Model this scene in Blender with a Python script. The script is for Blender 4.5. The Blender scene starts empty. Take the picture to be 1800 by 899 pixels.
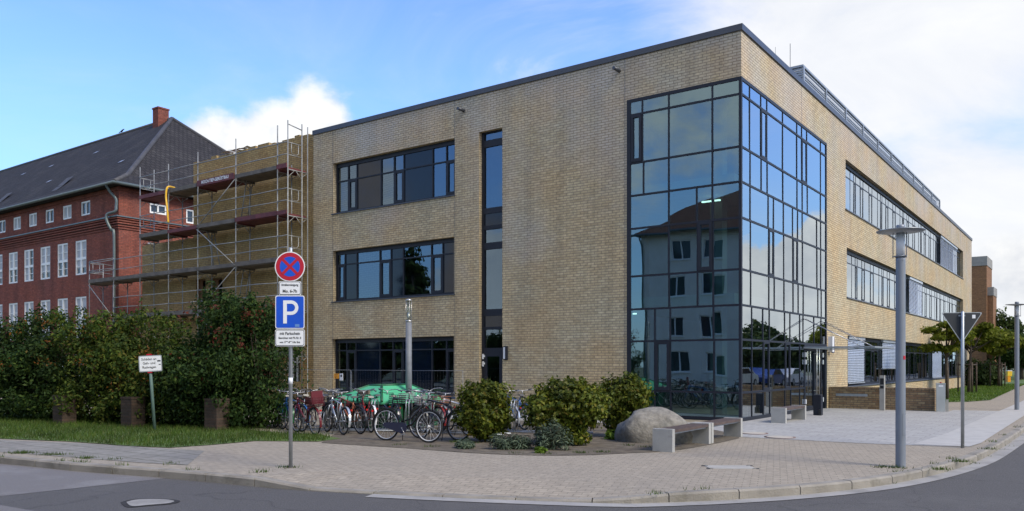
import bpy, math, random
import numpy as np
from mathutils import Vector, Matrix
random.seed(7); np.random.seed(7)
S = bpy.context.scene
COL = S.collection
PI = math.pi

# ------------------------------------------------------------------ survey
F = 1440.0; HOR = 640.0; EYE = 1.65            # focal length and horizon of the photograph, eye height
C0 = Vector((6.52, 23.3, 0.0))                 # street corner of the school building
E1 = Vector((0.8096, -0.587, 0)).normalized(); E2 = Vector((0.587, 0.8096, 0)).normalized()
ROT = math.atan2(E1.y, E1.x)
CX = (-C0).dot(E1); CY = (-C0).dot(E2)

def g(px, py, z=0.0):                          # pixel -> point of the ground at height z
    Y = (EYE - z) * F / (py - HOR)
    return Vector(((px - 900) / F * Y, Y, z))
def at(px, py, Y):
    return Vector(((px - 900) / F * Y, Y, EYE - (py - HOR) / F * Y))
def B(x, y, z=0.0):                            # building frame -> world
    p = C0 + E1 * x + E2 * y
    return Vector((p.x, p.y, z))
def toB(p):
    d = Vector((p[0], p[1], 0)) - C0
    return d.dot(E1), d.dot(E2)
def pl(px, py, off=0.0):                       # pixel -> (x, z) on the long street facade
    k = (px - 900) / F
    dx = k * E1.x + E1.y; dy = k * E2.x + E2.y
    t = (off - CY) / dy
    return CX + t * dx, EYE + (HOR - py) / F * t
def pr(px, py, off=0.0):                       # pixel -> (y, z) on the entrance facade
    k = (px - 900) / F
    dx = k * E1.x + E1.y; dy = k * E2.x + E2.y
    t = (off - CX) / dx
    return CY + t * dy, EYE + (HOR - py) / F * t
def plx(px, off=0.0): return pl(px, 600, off)[0]
def prx(px, off=0.0): return pr(px, 600, off)[0]

# ------------------------------------------------------------------ mesh helper
class MB:
    def __init__(s): s.v = []; s.f = []; s.sm = []; s.mi = []
    def quad(s, *ps, smooth=False, m=0):
        i = len(s.v); s.v += [tuple(p) for p in ps]; s.f.append(tuple(range(i, i + len(ps)))); s.sm.append(smooth); s.mi.append(m)
    def box(s, x0, x1, y0, y1, z0, z1, m=0):
        if x0 > x1: x0, x1 = x1, x0
        if y0 > y1: y0, y1 = y1, y0
        if z0 > z1: z0, z1 = z1, z0
        i = len(s.v)
        s.v += [(x0,y0,z0),(x1,y0,z0),(x1,y1,z0),(x0,y1,z0),(x0,y0,z1),(x1,y0,z1),(x1,y1,z1),(x0,y1,z1)]
        for q in ((0,3,2,1),(4,5,6,7),(0,1,5,4),(1,2,6,5),(2,3,7,6),(3,0,4,7)):
            s.f.append(tuple(i + a for a in q)); s.sm.append(False); s.mi.append(m)
    def tube(s, pts, r, n=6, caps=True, m=0, closed=False):
        pts = [Vector(p) for p in pts]; N = len(pts)
        rs = r if isinstance(r, (list, tuple)) else [r] * N
        i0 = len(s.v); prev = None
        for k in range(N):
            if closed: d = pts[(k + 1) % N] - pts[k - 1]
            else: d = pts[min(k + 1, N - 1)] - pts[max(k - 1, 0)]
            if d.length < 1e-9: d = Vector((0, 0, 1))
            d.normalize()
            if prev is None:
                a = Vector((0, 0, 1)) if abs(d.z) < .9 else Vector((1, 0, 0))
                u = d.cross(a).normalized()
            else:
                u = prev - d * prev.dot(d)
                u = u.normalized() if u.length > 1e-6 else d.orthogonal().normalized()
            prev = u; w = d.cross(u)
            for j in range(n):
                t = 2 * PI * j / n
                s.v.append(tuple(pts[k] + (u * math.cos(t) + w * math.sin(t)) * rs[k]))
        for k in range(N if closed else N - 1):
            for j in range(n):
                a = i0 + k * n; b = i0 + ((k + 1) % N) * n
                s.f.append((a + j, a + (j + 1) % n, b + (j + 1) % n, b + j)); s.sm.append(True); s.mi.append(m)
        if caps and not closed:
            s.f.append(tuple(i0 + j for j in reversed(range(n)))); s.sm.append(False); s.mi.append(m)
            s.f.append(tuple(i0 + (N - 1) * n + j for j in range(n))); s.sm.append(False); s.mi.append(m)
    def lathe(s, prof, n=20, c=(0, 0, 0), m=0, smooth=True):
        i0 = len(s.v)
        for (r, z) in prof:
            for j in range(n):
                t = 2 * PI * j / n
                s.v.append((c[0] + r * math.cos(t), c[1] + r * math.sin(t), c[2] + z))
        for k in range(len(prof) - 1):
            for j in range(n):
                a = i0 + k * n; b = a + n
                s.f.append((a + j, a + (j + 1) % n, b + (j + 1) % n, b + j)); s.sm.append(smooth); s.mi.append(m)
        s.f.append(tuple(i0 + j for j in reversed(range(n)))); s.sm.append(False); s.mi.append(m)
        s.f.append(tuple(i0 + (len(prof) - 1) * n + j for j in range(n))); s.sm.append(False); s.mi.append(m)
    def prism(s, poly, a0, a1, axis='y', m=0):  # extrude 2-D outline
        def P(p, a):
            return (p[0], a, p[1]) if axis == 'y' else ((a, p[0], p[1]) if axis == 'x' else (p[0], p[1], a))
        n = len(poly)
        s.quad(*[P(p, a0) for p in poly], m=m); s.quad(*[P(p, a1) for p in reversed(poly)], m=m)
        for k in range(n):
            q = poly[(k + 1) % n]; p = poly[k]
            s.quad(P(p, a0), P(p, a1), P(q, a1), P(q, a0), m=m)
    def arc(s, c, r, a0, a1, w, th, n=14, m=0):  # strip in xz plane (mudguard)
        pts = []
        for k in range(n + 1):
            t = a0 + (a1 - a0) * k / n; pts.append((math.cos(t), math.sin(t)))
        for k in range(n):
            p, q = pts[k], pts[k + 1]
            for rr in (r, r + th):
                s.quad((c[0]+p[0]*rr, -w, c[1]+p[1]*rr), (c[0]+q[0]*rr, -w, c[1]+q[1]*rr), (c[0]+q[0]*rr, w, c[1]+q[1]*rr), (c[0]+p[0]*rr, w, c[1]+p[1]*rr), smooth=True, m=m)
            for yy in (-w, w):
                s.quad((c[0]+p[0]*r, yy, c[1]+p[1]*r), (c[0]+q[0]*r, yy, c[1]+q[1]*r), (c[0]+q[0]*(r+th), yy, c[1]+q[1]*(r+th)), (c[0]+p[0]*(r+th), yy, c[1]+p[1]*(r+th)), m=m)
    def build(s, name, mat, parent=None, recalc=True):
        me = bpy.data.meshes.new(name); me.from_pydata(s.v, [], s.f)
        mats = mat if isinstance(mat, (list, tuple)) else [mat]
        for q in mats: me.materials.append(q)
        me.polygons.foreach_set('use_smooth', s.sm); me.polygons.foreach_set('material_index', s.mi)
        if recalc:
            import bmesh
            bm = bmesh.new(); bm.from_mesh(me); bmesh.ops.recalc_face_normals(bm, faces=bm.faces); bm.to_mesh(me); bm.free()
        me.update()
        uv = me.uv_layers.new(name='UVMap')
        for p in me.polygons:
            n = p.normal
            h = math.hypot(n.x, n.y)
            if h > 0.05:
                t = Vector((-n.y / h, n.x / h, 0))
                if abs(t.x) >= abs(t.y):
                    if t.x < 0: t = -t
                elif t.y < 0: t = -t
                b = n.cross(t)
                if b.z < 0: b = -b
            else: t = Vector((1, 0, 0)); b = Vector((0, 1, 0))
            for li in p.loop_indices:
                co = me.vertices[me.loops[li].vertex_index].co
                uv.data[li].uv = (co.dot(t), co.dot(b))
        o = bpy.data.objects.new(name, me); COL.objects.link(o)
        if parent: o.parent = parent
        return o

def tag(o, label=None, cat=None, group=None, kind=None):
    if label: o['label'] = label
    if cat: o['category'] = cat
    if group: o['group'] = group
    if kind: o['kind'] = kind
    return o
def empty(name, loc, rz=0.0, label=None, cat=None, group=None):
    o = bpy.data.objects.new(name, None); COL.objects.link(o)
    o.empty_display_size = .3; o.location = loc; o.rotation_euler = (0, 0, rz)
    return tag(o, label, cat, group)
def copy_tree(o, parent=None):
    c = o.copy(); COL.objects.link(c)
    if parent: c.parent = parent
    for ch in [q for q in bpy.data.objects if q.parent == o]: copy_tree(ch, c)
    return c

# ------------------------------------------------------------------ materials
def new_mat(name):
    m = bpy.data.materials.new(name); m.use_nodes = True
    nt = m.node_tree; b = nt.nodes['Principled BSDF']
    return m, nt, b
def nd(nt, t, **kw):
    n = nt.nodes.new(t)
    for k, v in kw.items(): setattr(n, k, v)
    return n
def ramp(nt, pts):
    r = nd(nt, 'ShaderNodeValToRGB'); e = r.color_ramp.elements
    while len(e) < len(pts): e.new(.5)
    for q, (p, c) in zip(e, pts):
        q.position = p; q.color = (*c, 1) if len(c) == 3 else c
    return r
def mixc(nt, mode='MIX', fac=.5):
    n = nd(nt, 'ShaderNodeMix'); n.data_type = 'RGBA'; n.blend_type = mode; n.inputs[0].default_value = fac
    return n   # inputs 6, 7 -> output 2
def plain(name, col, rough=.6, metal=0, var=.12, scale=3.0, bump=0.0, bscale=40, spec=.5, stain=None, crack=0):
    m, nt, b = new_mat(name)
    tc = nd(nt, 'ShaderNodeTexCoord')
    no = nd(nt, 'ShaderNodeTexNoise'); no.inputs['Scale'].default_value = scale; no.inputs['Detail'].default_value = 5
    nt.links.new(tc.outputs['Object'], no.inputs['Vector'])
    lo = tuple(c * (1 - var) for c in col); hi = tuple(min(1, c * (1 + var)) for c in col)
    r = ramp(nt, [(.3, lo), (.7, hi)]); nt.links.new(no.outputs['Fac'], r.inputs['Fac'])
    out = r.outputs['Color']
    if stain:
        n2 = nd(nt, 'ShaderNodeTexNoise'); n2.inputs['Scale'].default_value = stain[1]; n2.inputs['Detail'].default_value = 8; n2.inputs['Roughness'].default_value = .7
        nt.links.new(tc.outputs['Object'], n2.inputs['Vector'])
        r2 = ramp(nt, [(.52, (0, 0, 0)), (.68, (1, 1, 1))]); nt.links.new(n2.outputs['Fac'], r2.inputs['Fac'])
        mx = mixc(nt); nt.links.new(r2.outputs['Color'], mx.inputs[0]); nt.links.new(out, mx.inputs[6]); mx.inputs[7].default_value = (*stain[0], 1)
        out = mx.outputs[2]
    if crack:                                    # wandering hairline cracks
        nz = nd(nt, 'ShaderNodeTexNoise'); nz.inputs['Scale'].default_value = 1.3; nz.inputs['Detail'].default_value = 6; nt.links.new(tc.outputs['Object'], nz.inputs['Vector'])
        va = nd(nt, 'ShaderNodeVectorMath', operation='MULTIPLY_ADD'); va.inputs[1].default_value = (1.2, 1.2, 0); nt.links.new(nz.outputs['Color'], va.inputs[0]); nt.links.new(tc.outputs['Object'], va.inputs[2])
        vo = nd(nt, 'ShaderNodeTexVoronoi'); vo.feature = 'DISTANCE_TO_EDGE'; vo.inputs['Scale'].default_value = crack; nt.links.new(va.outputs[0], vo.inputs['Vector'])
        rc_ = ramp(nt, [(.0, (.72, .72, .72)), (.005, (1, 1, 1))]); nt.links.new(vo.outputs['Distance'], rc_.inputs['Fac'])
        mc = mixc(nt, 'MULTIPLY', 1); nt.links.new(out, mc.inputs[6]); nt.links.new(rc_.outputs['Color'], mc.inputs[7]); out = mc.outputs[2]
    nt.links.new(out, b.inputs['Base Color'])
    b.inputs['Roughness'].default_value = rough; b.inputs['Metallic'].default_value = metal
    b.inputs['Specular IOR Level'].default_value = spec
    if bump:
        n3 = nd(nt, 'ShaderNodeTexNoise'); n3.inputs['Scale'].default_value = bscale; n3.inputs['Detail'].default_value = 6
        nt.links.new(tc.outputs['Object'], n3.inputs['Vector'])
        bp = nd(nt, 'ShaderNodeBump'); bp.inputs['Strength'].default_value = bump; bp.inputs['Distance'].default_value = .02
        nt.links.new(n3.outputs['Fac'], bp.inputs['Height']); nt.links.new(bp.outputs['Normal'], b.inputs['Normal'])
    return m
def brick(name, c1, c2, mortar, w=.25, h=.0775, ms=.011, patch=None, pscale=.25, pth=(.5, .75), rough=.85, bump=.6, var=.25, frac3=None, zfade=None, bias=0.0, streak=0.0):
    m, nt, b = new_mat(name)
    tc = nd(nt, 'ShaderNodeTexCoord')
    # warp the lookup slightly so courses are not ruler straight
    br = nd(nt, 'ShaderNodeTexBrick'); br.offset = .5; br.squash = 1
    br.inputs['Scale'].default_value = 1; br.inputs['Brick Width'].default_value = w; br.inputs['Row Height'].default_value = h
    br.inputs['Mortar Size'].default_value = ms; br.inputs['Mortar Smooth'].default_value = .25; br.inputs['Bias'].default_value = bias
    br.inputs['Color1'].default_value = (*c1, 1); br.inputs['Color2'].default_value = (*c2, 1); br.inputs['Mortar'].default_value = (*mortar, 1)
    nt.links.new(tc.outputs['UV'], br.inputs['Vector'])
    out = br.outputs['Color']
    n1 = nd(nt, 'ShaderNodeTexNoise'); n1.inputs['Scale'].default_value = 9; n1.inputs['Detail'].default_value = 4
    nt.links.new(tc.outputs['UV'], n1.inputs['Vector'])
    r1 = ramp(nt, [(.25, (1 - var,) * 3), (.75, (1 + var,) * 3)]); nt.links.new(n1.outputs['Fac'], r1.inputs['Fac'])
    mx = mixc(nt, 'MULTIPLY', 1); nt.links.new(out, mx.inputs[6]); nt.links.new(r1.outputs['Color'], mx.inputs[7]); out = mx.outputs[2]
    if patch:
        n2 = nd(nt, 'ShaderNodeTexNoise'); n2.inputs['Scale'].default_value = pscale; n2.inputs['Detail'].default_value = 7; n2.inputs['Roughness'].default_value = .65
        nt.links.new(tc.outputs['UV'], n2.inputs['Vector'])
        fac = n2.outputs['Fac']
        if zfade:
            sx = nd(nt, 'ShaderNodeSeparateXYZ'); nt.links.new(tc.outputs['UV'], sx.inputs[0])
            mr = nd(nt, 'ShaderNodeMapRange'); mr.inputs['From Min'].default_value = zfade[0]; mr.inputs['From Max'].default_value = zfade[1]
            mr.inputs['To Min'].default_value = -.12; mr.inputs['To Max'].default_value = .14
            nt.links.new(sx.outputs['Y'], mr.inputs['Value'])
            ad = nd(nt, 'ShaderNodeMath', operation='ADD'); nt.links.new(fac, ad.inputs[0]); nt.links.new(mr.outputs[0], ad.inputs[1]); fac = ad.outputs[0]
        r2 = ramp(nt, [(pth[0], (0, 0, 0)), (pth[1], (1, 1, 1))]); nt.links.new(fac, r2.inputs['Fac'])
        ml = nd(nt, 'ShaderNodeMath', operation='MULTIPLY'); ml.inputs[1].default_value = .65; nt.links.new(r2.outputs['Color'], ml.inputs[0])
        m2 = mixc(nt); nt.links.new(ml.outputs[0], m2.inputs[0]); nt.links.new(out, m2.inputs[6]); m2.inputs[7].default_value = (*patch, 1)
        m3 = mixc(nt, 'MIX', .0); nt.links.new(br.outputs['Fac'], m3.inputs[0]); nt.links.new(m2.outputs[2], m3.inputs[6]); nt.links.new(out, m3.inputs[7])
        out = m3.outputs[2]
    if streak:                                   # batches of brick and rain streaks that run down the wall
        mp = nd(nt, 'ShaderNodeMapping'); mp.inputs['Scale'].default_value = (1.6, .11, 1); nt.links.new(tc.outputs['UV'], mp.inputs['Vector'])
        n4 = nd(nt, 'ShaderNodeTexNoise'); n4.inputs['Scale'].default_value = 1.0; n4.inputs['Detail'].default_value = 7; nt.links.new(mp.outputs[0], n4.inputs['Vector'])
        r4 = ramp(nt, [(.32, (1 - streak, 1 - streak, 1 - streak * .9)), (.55, (1, 1, 1)), (.75, (1 + streak * .5,) * 3)]); nt.links.new(n4.outputs['Fac'], r4.inputs['Fac'])
        n5 = nd(nt, 'ShaderNodeTexNoise'); n5.inputs['Scale'].default_value = .55; n5.inputs['Detail'].default_value = 3; nt.links.new(tc.outputs['UV'], n5.inputs['Vector'])
        r5 = ramp(nt, [(.35, (1.05, .97, .88)), (.65, (.97, 1.01, 1.05))]); nt.links.new(n5.outputs['Fac'], r5.inputs['Fac'])
        m5 = mixc(nt, 'MULTIPLY', 1); nt.links.new(out, m5.inputs[6]); nt.links.new(r4.outputs['Color'], m5.inputs[7])
        m6 = mixc(nt, 'MULTIPLY', 1); nt.links.new(m5.outputs[2], m6.inputs[6]); nt.links.new(r5.outputs['Color'], m6.inputs[7]); out = m6.outputs[2]
    nt.links.new(out, b.inputs['Base Color']); b.inputs['Roughness'].default_value = rough; b.inputs['Specular IOR Level'].default_value = .25
    inv = nd(nt, 'ShaderNodeMath', operation='SUBTRACT'); inv.inputs[0].default_value = 1; nt.links.new(br.outputs['Fac'], inv.inputs[1])
    ad = nd(nt, 'ShaderNodeMath', operation='MULTIPLY_ADD'); ad.inputs[1].default_value = .3; nt.links.new(n1.outputs['Fac'], ad.inputs[0]); nt.links.new(inv.outputs[0], ad.inputs[2])
    bp = nd(nt, 'ShaderNodeBump'); bp.inputs['Strength'].default_value = bump; bp.inputs['Distance'].default_value = .012
    nt.links.new(ad.outputs[0], bp.inputs['Height']); nt.links.new(bp.outputs['Normal'], b.inputs['Normal'])
    return m
def glass(name, tint, ior=2.6, wob=.02, wscale=.9, rough=.0, gtint=(.93, .97, 1)):
    m, nt, b = new_mat(name); nt.nodes.remove(b)
    out = nt.nodes['Material Output']
    tr = nd(nt, 'ShaderNodeBsdfTransparent'); tr.inputs['Color'].default_value = (*tint, 1)
    gl = nd(nt, 'ShaderNodeBsdfGlossy'); gl.inputs['Roughness'].default_value = rough; gl.inputs['Color'].default_value = (*gtint, 1)
    lw = nd(nt, 'ShaderNodeLayerWeight'); lw.inputs['Blend'].default_value = .5
    p5 = nd(nt, 'ShaderNodeMath', operation='POWER'); p5.inputs[1].default_value = 5; nt.links.new(lw.outputs['Facing'], p5.inputs[0])
    f0 = ((ior - 1) / (ior + 1)) ** 2
    fr = nd(nt, 'ShaderNodeMath', operation='MULTIPLY_ADD'); fr.inputs[1].default_value = 1 - f0; fr.inputs[2].default_value = f0; nt.links.new(p5.outputs[0], fr.inputs[0])
    tc = nd(nt, 'ShaderNodeTexCoord'); no = nd(nt, 'ShaderNodeTexNoise'); no.inputs['Scale'].default_value = wscale; no.inputs['Detail'].default_value = 1
    nt.links.new(tc.outputs['Object'], no.inputs['Vector'])
    bp = nd(nt, 'ShaderNodeBump'); bp.inputs['Strength'].default_value = wob; bp.inputs['Distance'].default_value = .3
    nt.links.new(no.outputs['Fac'], bp.inputs['Height']); nt.links.new(bp.outputs['Normal'], gl.inputs['Normal'])
    mx = nd(nt, 'ShaderNodeMixShader'); nt.links.new(fr.outputs[0], mx.inputs[0]); nt.links.new(tr.outputs[0], mx.inputs[1]); nt.links.new(gl.outputs[0], mx.inputs[2])
    nt.links.new(mx.outputs[0], out.inputs['Surface'])
    return m
def leafmat(name, stops, trans=.35, rough=.65):
    m, nt, b = new_mat(name); nt.nodes.remove(b); out = nt.nodes['Material Output']
    ge = nd(nt, 'ShaderNodeNewGeometry'); r = ramp(nt, stops); r.color_ramp.interpolation = 'LINEAR'
    nt.links.new(ge.outputs['Random Per Island'], r.inputs['Fac'])
    tc = nd(nt, 'ShaderNodeTexCoord'); no = nd(nt, 'ShaderNodeTexNoise'); no.inputs['Scale'].default_value = 1.1; no.inputs['Detail'].default_value = 2
    nt.links.new(tc.outputs['Object'], no.inputs['Vector']); r2 = ramp(nt, [(.3, (.6, .6, .6)), (.7, (1.35, 1.3, 1.15))]); nt.links.new(no.outputs['Fac'], r2.inputs['Fac'])
    mx = mixc(nt, 'MULTIPLY', 1); nt.links.new(r.outputs['Color'], mx.inputs[6]); nt.links.new(r2.outputs['Color'], mx.inputs[7])
    pb = nd(nt, 'ShaderNodeBsdfPrincipled'); pb.inputs['Roughness'].default_value = rough; pb.inputs['Specular IOR Level'].default_value = .18; nt.links.new(mx.outputs[2], pb.inputs['Base Color'])
    t = nd(nt, 'ShaderNodeBsdfTranslucent'); nt.links.new(mx.outputs[2], t.inputs['Color'])
    ms = nd(nt, 'ShaderNodeMixShader'); ms.inputs[0].default_value = trans
    nt.links.new(pb.outputs[0], ms.inputs[1]); nt.links.new(t.outputs[0], ms.inputs[2]); nt.links.new(ms.outputs[0], out.inputs['Surface'])
    return m
def emit(name, col, st):
    m, nt, b = new_mat(name); b.inputs['Emission Color'].default_value = (*col, 1); b.inputs['Emission Strength'].default_value = st; b.inputs['Base Color'].default_value = (*col, 1)
    return m

M = {}
M['brick'] = brick('yellow_brick', (.55, .455, .285), (.44, .35, .212), (.27, .222, .16), w=.26, h=.083, ms=.0115, patch=(.50, .455, .43), pscale=.3, pth=(.46, .70), zfade=(4, 11.5), streak=.13)
M['ochre'] = brick('ochre_brick', (.43, .30, .125), (.34, .225, .09), (.22, .16, .09), w=.26, h=.083, ms=.012, patch=(.42, .31, .13), pscale=.5, pth=(.55, .8), streak=.15)
M['redbrick'] = brick('red_brick', (.285, .088, .060), (.205, .060, .044), (.11, .065, .052), w=.26, h=.08, ms=.010, patch=(.09, .04, .032), pscale=.5, pth=(.5, .78), var=.3, streak=.25)
M['lowbrick'] = brick('garden_wall_brick', (.36, .27, .15), (.24, .15, .085), (.15, .12, .09), w=.25, h=.08, ms=.011, patch=(.16, .09, .05), pscale=1.2)
M['farbrick'] = brick('far_orange_brick', (.29, .15, .07), (.21, .10, .05), (.18, .12, .075), w=.3, h=.09, patch=(.2, .1, .06), pscale=.3)
M['pier'] = brick('old_pier_brick', (.07, .045, .033), (.05, .036, .028), (.05, .04, .03), w=.25, h=.08)
M['anthracite'] = plain('anthracite_frame', (.015, .018, .027), .5, 0, .1, spec=.3)
M['cap'] = plain('roof_cap_metal', (.055, .06, .075), .4, .2, .1)
M['capl'] = plain('louvre_metal', (.30, .325, .36), .45, .3, .08)
M['panel'] = plain('dark_glass_panel', (.004, .009, .020), .05, 0, .2, spec=.42)
M['glass_l'] = glass('facade_glass_green', (.30, .60, .58), 2.9, .02, .45, gtint=(.62, .87, .97))
M['glass_w'] = glass('band_window_glass', (.3, .4, .44), 2.5, .015, .6, gtint=(.60, .80, 1))
M['glass_r'] = glass('window_glass', (.5, .58, .58), 5.6, .012, .5, gtint=(.86, .94, 1))
M['glass_s'] = glass('small_pane_glass', (.5, .55, .55), 1.9, .02, 1.5)
M['clearg'] = glass('clear_glass', (.85, .9, .88), 1.45, .0)
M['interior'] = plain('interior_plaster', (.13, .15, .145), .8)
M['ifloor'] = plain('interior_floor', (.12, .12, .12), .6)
M['tube'] = emit('ceiling_tube', (1, .97, .88), 1.3)
M['blind'] = plain('blind_slat', (.50, .54, .60), .35, .5, .06)
M['sill'] = plain('sill_metal', (.10, .115, .15), .4, .3)
M['steel'] = plain('galvanised_steel', (.36, .385, .40), .42, .6, .14, 6)
M['lampgrey'] = plain('lamp_post_paint', (.205, .225, .255), .45, .2, .07)
M['inox'] = plain('brushed_inox', (.5, .48, .44), .35, .8, .08)
M['concrete'] = plain('pale_concrete', (.36, .35, .32), .85, 0, .1, 4, .25, 60, stain=((.24, .23, .205), 2.2))
M['wood'] = plain('dark_bench_wood', (.085, .056, .044), .6, 0, .25, 6)
M['scafsteel'] = plain('scaffold_steel', (.27, .275, .27), .5, .35, .22, 4)
M['deck'] = plain('grey_scaffold_board', (.125, .108, .092), .8, 0, .3, 3)
M['deckred'] = plain('maroon_scaffold_board', (.12, .028, .032), .7, 0, .3, 3)
M['hose'] = plain('yellow_hose', (.75, .43, .02), .4)
M['rooftile'] = brick('dark_roof_tile', (.040, .037, .039), (.027, .025, .027), (.014, .014, .016), w=.3, h=.32, ms=.028, var=.3, bump=1.0, rough=.9, patch=(.085, .08, .078), pscale=.6)
M['ridgetile'] = plain('ridge_tile', (.06, .058, .06), .7, 0, .25)
M['redtile'] = brick('red_roof_tile', (.13, .062, .045), (.105, .048, .035), (.06, .03, .02), w=.3, h=.32, ms=.02)
M['zinc'] = plain('zinc_gutter', (.13, .16, .16), .45, .4)
M['white'] = plain('white_paint', (.78, .78, .76), .45, 0, .04)
M['cream'] = plain('cream_render', (.76, .72, .64), .9, 0, .06, 1)
M['curtain'] = plain('grey_curtain', (.42, .44, .47), .9, 0, .1)
M['darkwin'] = plain('dark_window_glass', (.03, .04, .055), .05, 0, .2)
M['bark'] = plain('bark', (.085, .062, .045), .9, 0, .3, 6, .6, 20)
M['stone'] = plain('granite_boulder', (.205, .187, .155), .9, 0, .3, 9, 1.0, 16, stain=((.13, .125, .105), 2.6), crack=1.3)
M['black'] = plain('black_paint', (.012, .012, .014), .35)
M['rubber'] = plain('rubber', (.014, .014, .014), .8)
M['chrome'] = plain('chrome', (.30, .30, .31), .35, .7, .1)
M['bsilver'] = plain('silver_bike_paint', (.52, .54, .56), .3, .6)
M['bred'] = plain('red_bike_paint', (.19, .018, .016), .35)
M['borange'] = plain('copper_bike_paint', (.27, .075, .03), .35)
M['bmaroon'] = plain('maroon_bike_paint', (.12, .015, .02), .35)
M['bblue'] = plain('blue_bike_paint', (.03, .12, .34), .3)
M['bgreen'] = plain('green_bike_paint', (.03, .2, .06), .3)
M['bwhite'] = plain('white_bike_paint', (.68, .68, .68), .3)
M['bdark'] = plain('dark_blue_bike_paint', (.018, .02, .045), .3)
M['basket'] = plain('grey_basket', (.3, .31, .31), .7)
M['redlens'] = plain('red_reflector', (.5, .02, .02), .2)
M['skip'] = plain('green_container_paint', (.010, .085, .032), .5, 0, .2, 2, stain=((.012, .06, .03), 3))
M['skipl'] = plain('green_container_lid', (.075, .40, .195), .55, 0, .1, 2, stain=((.11, .38, .22), 3))
M['signwhite'] = plain('sign_white', (.74, .75, .76), .4, 0, .03)
M['signblue'] = plain('sign_blue', (.006, .075, .52), .35, 0, .05)
M['signred'] = plain('sign_red', (.42, .008, .022), .35, 0, .05)
M['signback'] = plain('sign_back_grey', (.024, .028, .033), .65, 0, .1)
M['signgrey'] = plain('sign_rim_grey', (.4, .42, .43), .4, .4)
M['letter'] = plain('black_lettering', (.02, .02, .022), .5)
M['orange'] = plain('orange_notice', (.75, .30, .01), .5)
M['yellow'] = plain('yellow_post_paint', (.75, .48, .03), .45)
M['soil'] = plain('bare_soil', (.118, .096, .066), .95, 0, .35, 5, 1.0, 25, stain=((.075, .055, .04), 1.3))
M['gravel'] = plain('sandy_gravel', (.265, .228, .168), .95, 0, .2, 2, .8, 40, stain=((.13, .12, .07), .9))
M['lawn'] = plain('short_turf', (.075, .12, .022), .95, 0, .3, 1.5, 1, 30, stain=((.11, .13, .04), .6))
M['mulch'] = plain('far_ground', (.09, .10, .05), .95, 0, .3, .2)
M['asphalt'] = plain('asphalt', (.102, .096, .090), .85, 0, .34, 55, .8, 110, stain=((.126, .119, .111), .45), spec=.3, crack=.32)
M['oldroad'] = plain('old_pale_road', (.165, .153, .145), .88, 0, .28, 55, .7, 110, stain=((.22, .21, .20), .7))
M['kerbstone'] = plain('kerb_concrete', (.25, .225, .185), .9, 0, .2, 2.5, .6, 50, stain=((.15, .135, .10), 1.6))
M['gutter'] = plain('gutter_concrete', (.30, .285, .26), .9, 0, .15, 2, .5, 60, stain=((.2, .19, .17), 1.2))
M['rust'] = plain('cast_iron', (.16, .105, .085), .7, 0, .25, 8)
M['pave'] = brick('grey_paver', (.335, .288, .222), (.295, .252, .193), (.20, .172, .13), w=.2, h=.1, ms=.007, var=.2, bump=.35, patch=(.235, .212, .175), pscale=.45, pth=(.46, .8), rough=.9)
M['oldslab'] = brick('old_slab', (.25, .235, .205), (.21, .195, .17), (.10, .10, .07), w=.5, h=.5, ms=.014, var=.2, bump=.5, patch=(.17, .16, .13), pscale=.8, rough=.9)
M['plaza'] = brick('plaza_slab', (.37, .36, .335), (.315, .305, .285), (.20, .195, .185), w=.6, h=.3, ms=.009, var=.16, bump=.35, patch=(.31, .30, .28), pscale=.7, pth=(.5, .8), rough=.85)
M['leaf_hedge'] = leafmat('hedge_leaves', [(0, (.026, .050, .009)), (.5, (.054, .092, .014)), (.85, (.10, .13, .02)), (1, (.12, .11, .02))])
M['leaf_hedge2'] = leafmat('dark_hedge_leaves', [(0, (.016, .038, .011)), (.6, (.032, .066, .016)), (1, (.065, .10, .02))])
M['leaf_red'] = leafmat('autumn_red_leaves', [(0, (.07, .014, .010)), (.6, (.12, .026, .014)), (1, (.08, .05, .02))])
M['leaf_orange'] = leafmat('autumn_orange_leaves', [(0, (.20, .07, .012)), (.6, (.13, .06, .014)), (1, (.12, .09, .02))])
M['leaf_bush'] = leafmat('glossy_bush_leaves', [(0, (.042, .066, .009)), (.55, (.10, .132, .014)), (.92, (.18, .19, .022)), (1, (.19, .14, .03))], .3, .5)
M['leaf_jun'] = leafmat('grey_juniper', [(0, (.055, .085, .060)), (.6, (.10, .14, .10)), (1, (.15, .18, .12))], .2)
M['leaf_perennial'] = leafmat('light_green_leaves', [(0, (.10, .17, .02)), (1, (.17, .26, .035))], .3)
M['leaf_tree'] = leafmat('street_tree_leaves', [(0, (.085, .12, .012)), (.6, (.165, .20, .02)), (1, (.24, .25, .03))], .5)
M['leaf_dark'] = leafmat('far_tree_leaves', [(0, (.026, .048, .014)), (.6, (.048, .08, .02)), (1, (.08, .11, .028))], .3)
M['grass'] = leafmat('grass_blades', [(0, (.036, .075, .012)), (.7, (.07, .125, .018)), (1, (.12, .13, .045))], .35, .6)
M['grass_bright'] = leafmat('lawn_blades', [(0, (.06, .12, .014)), (.7, (.115, .20, .022)), (1, (.18, .21, .06))], .35, .6)  # lawn blades in a brighter green than the verge blades
M['carblue'] = plain('car_blue', (.03, .06, .22), .2)
M['carwhite'] = plain('car_white', (.7, .7, .7), .2)

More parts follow.
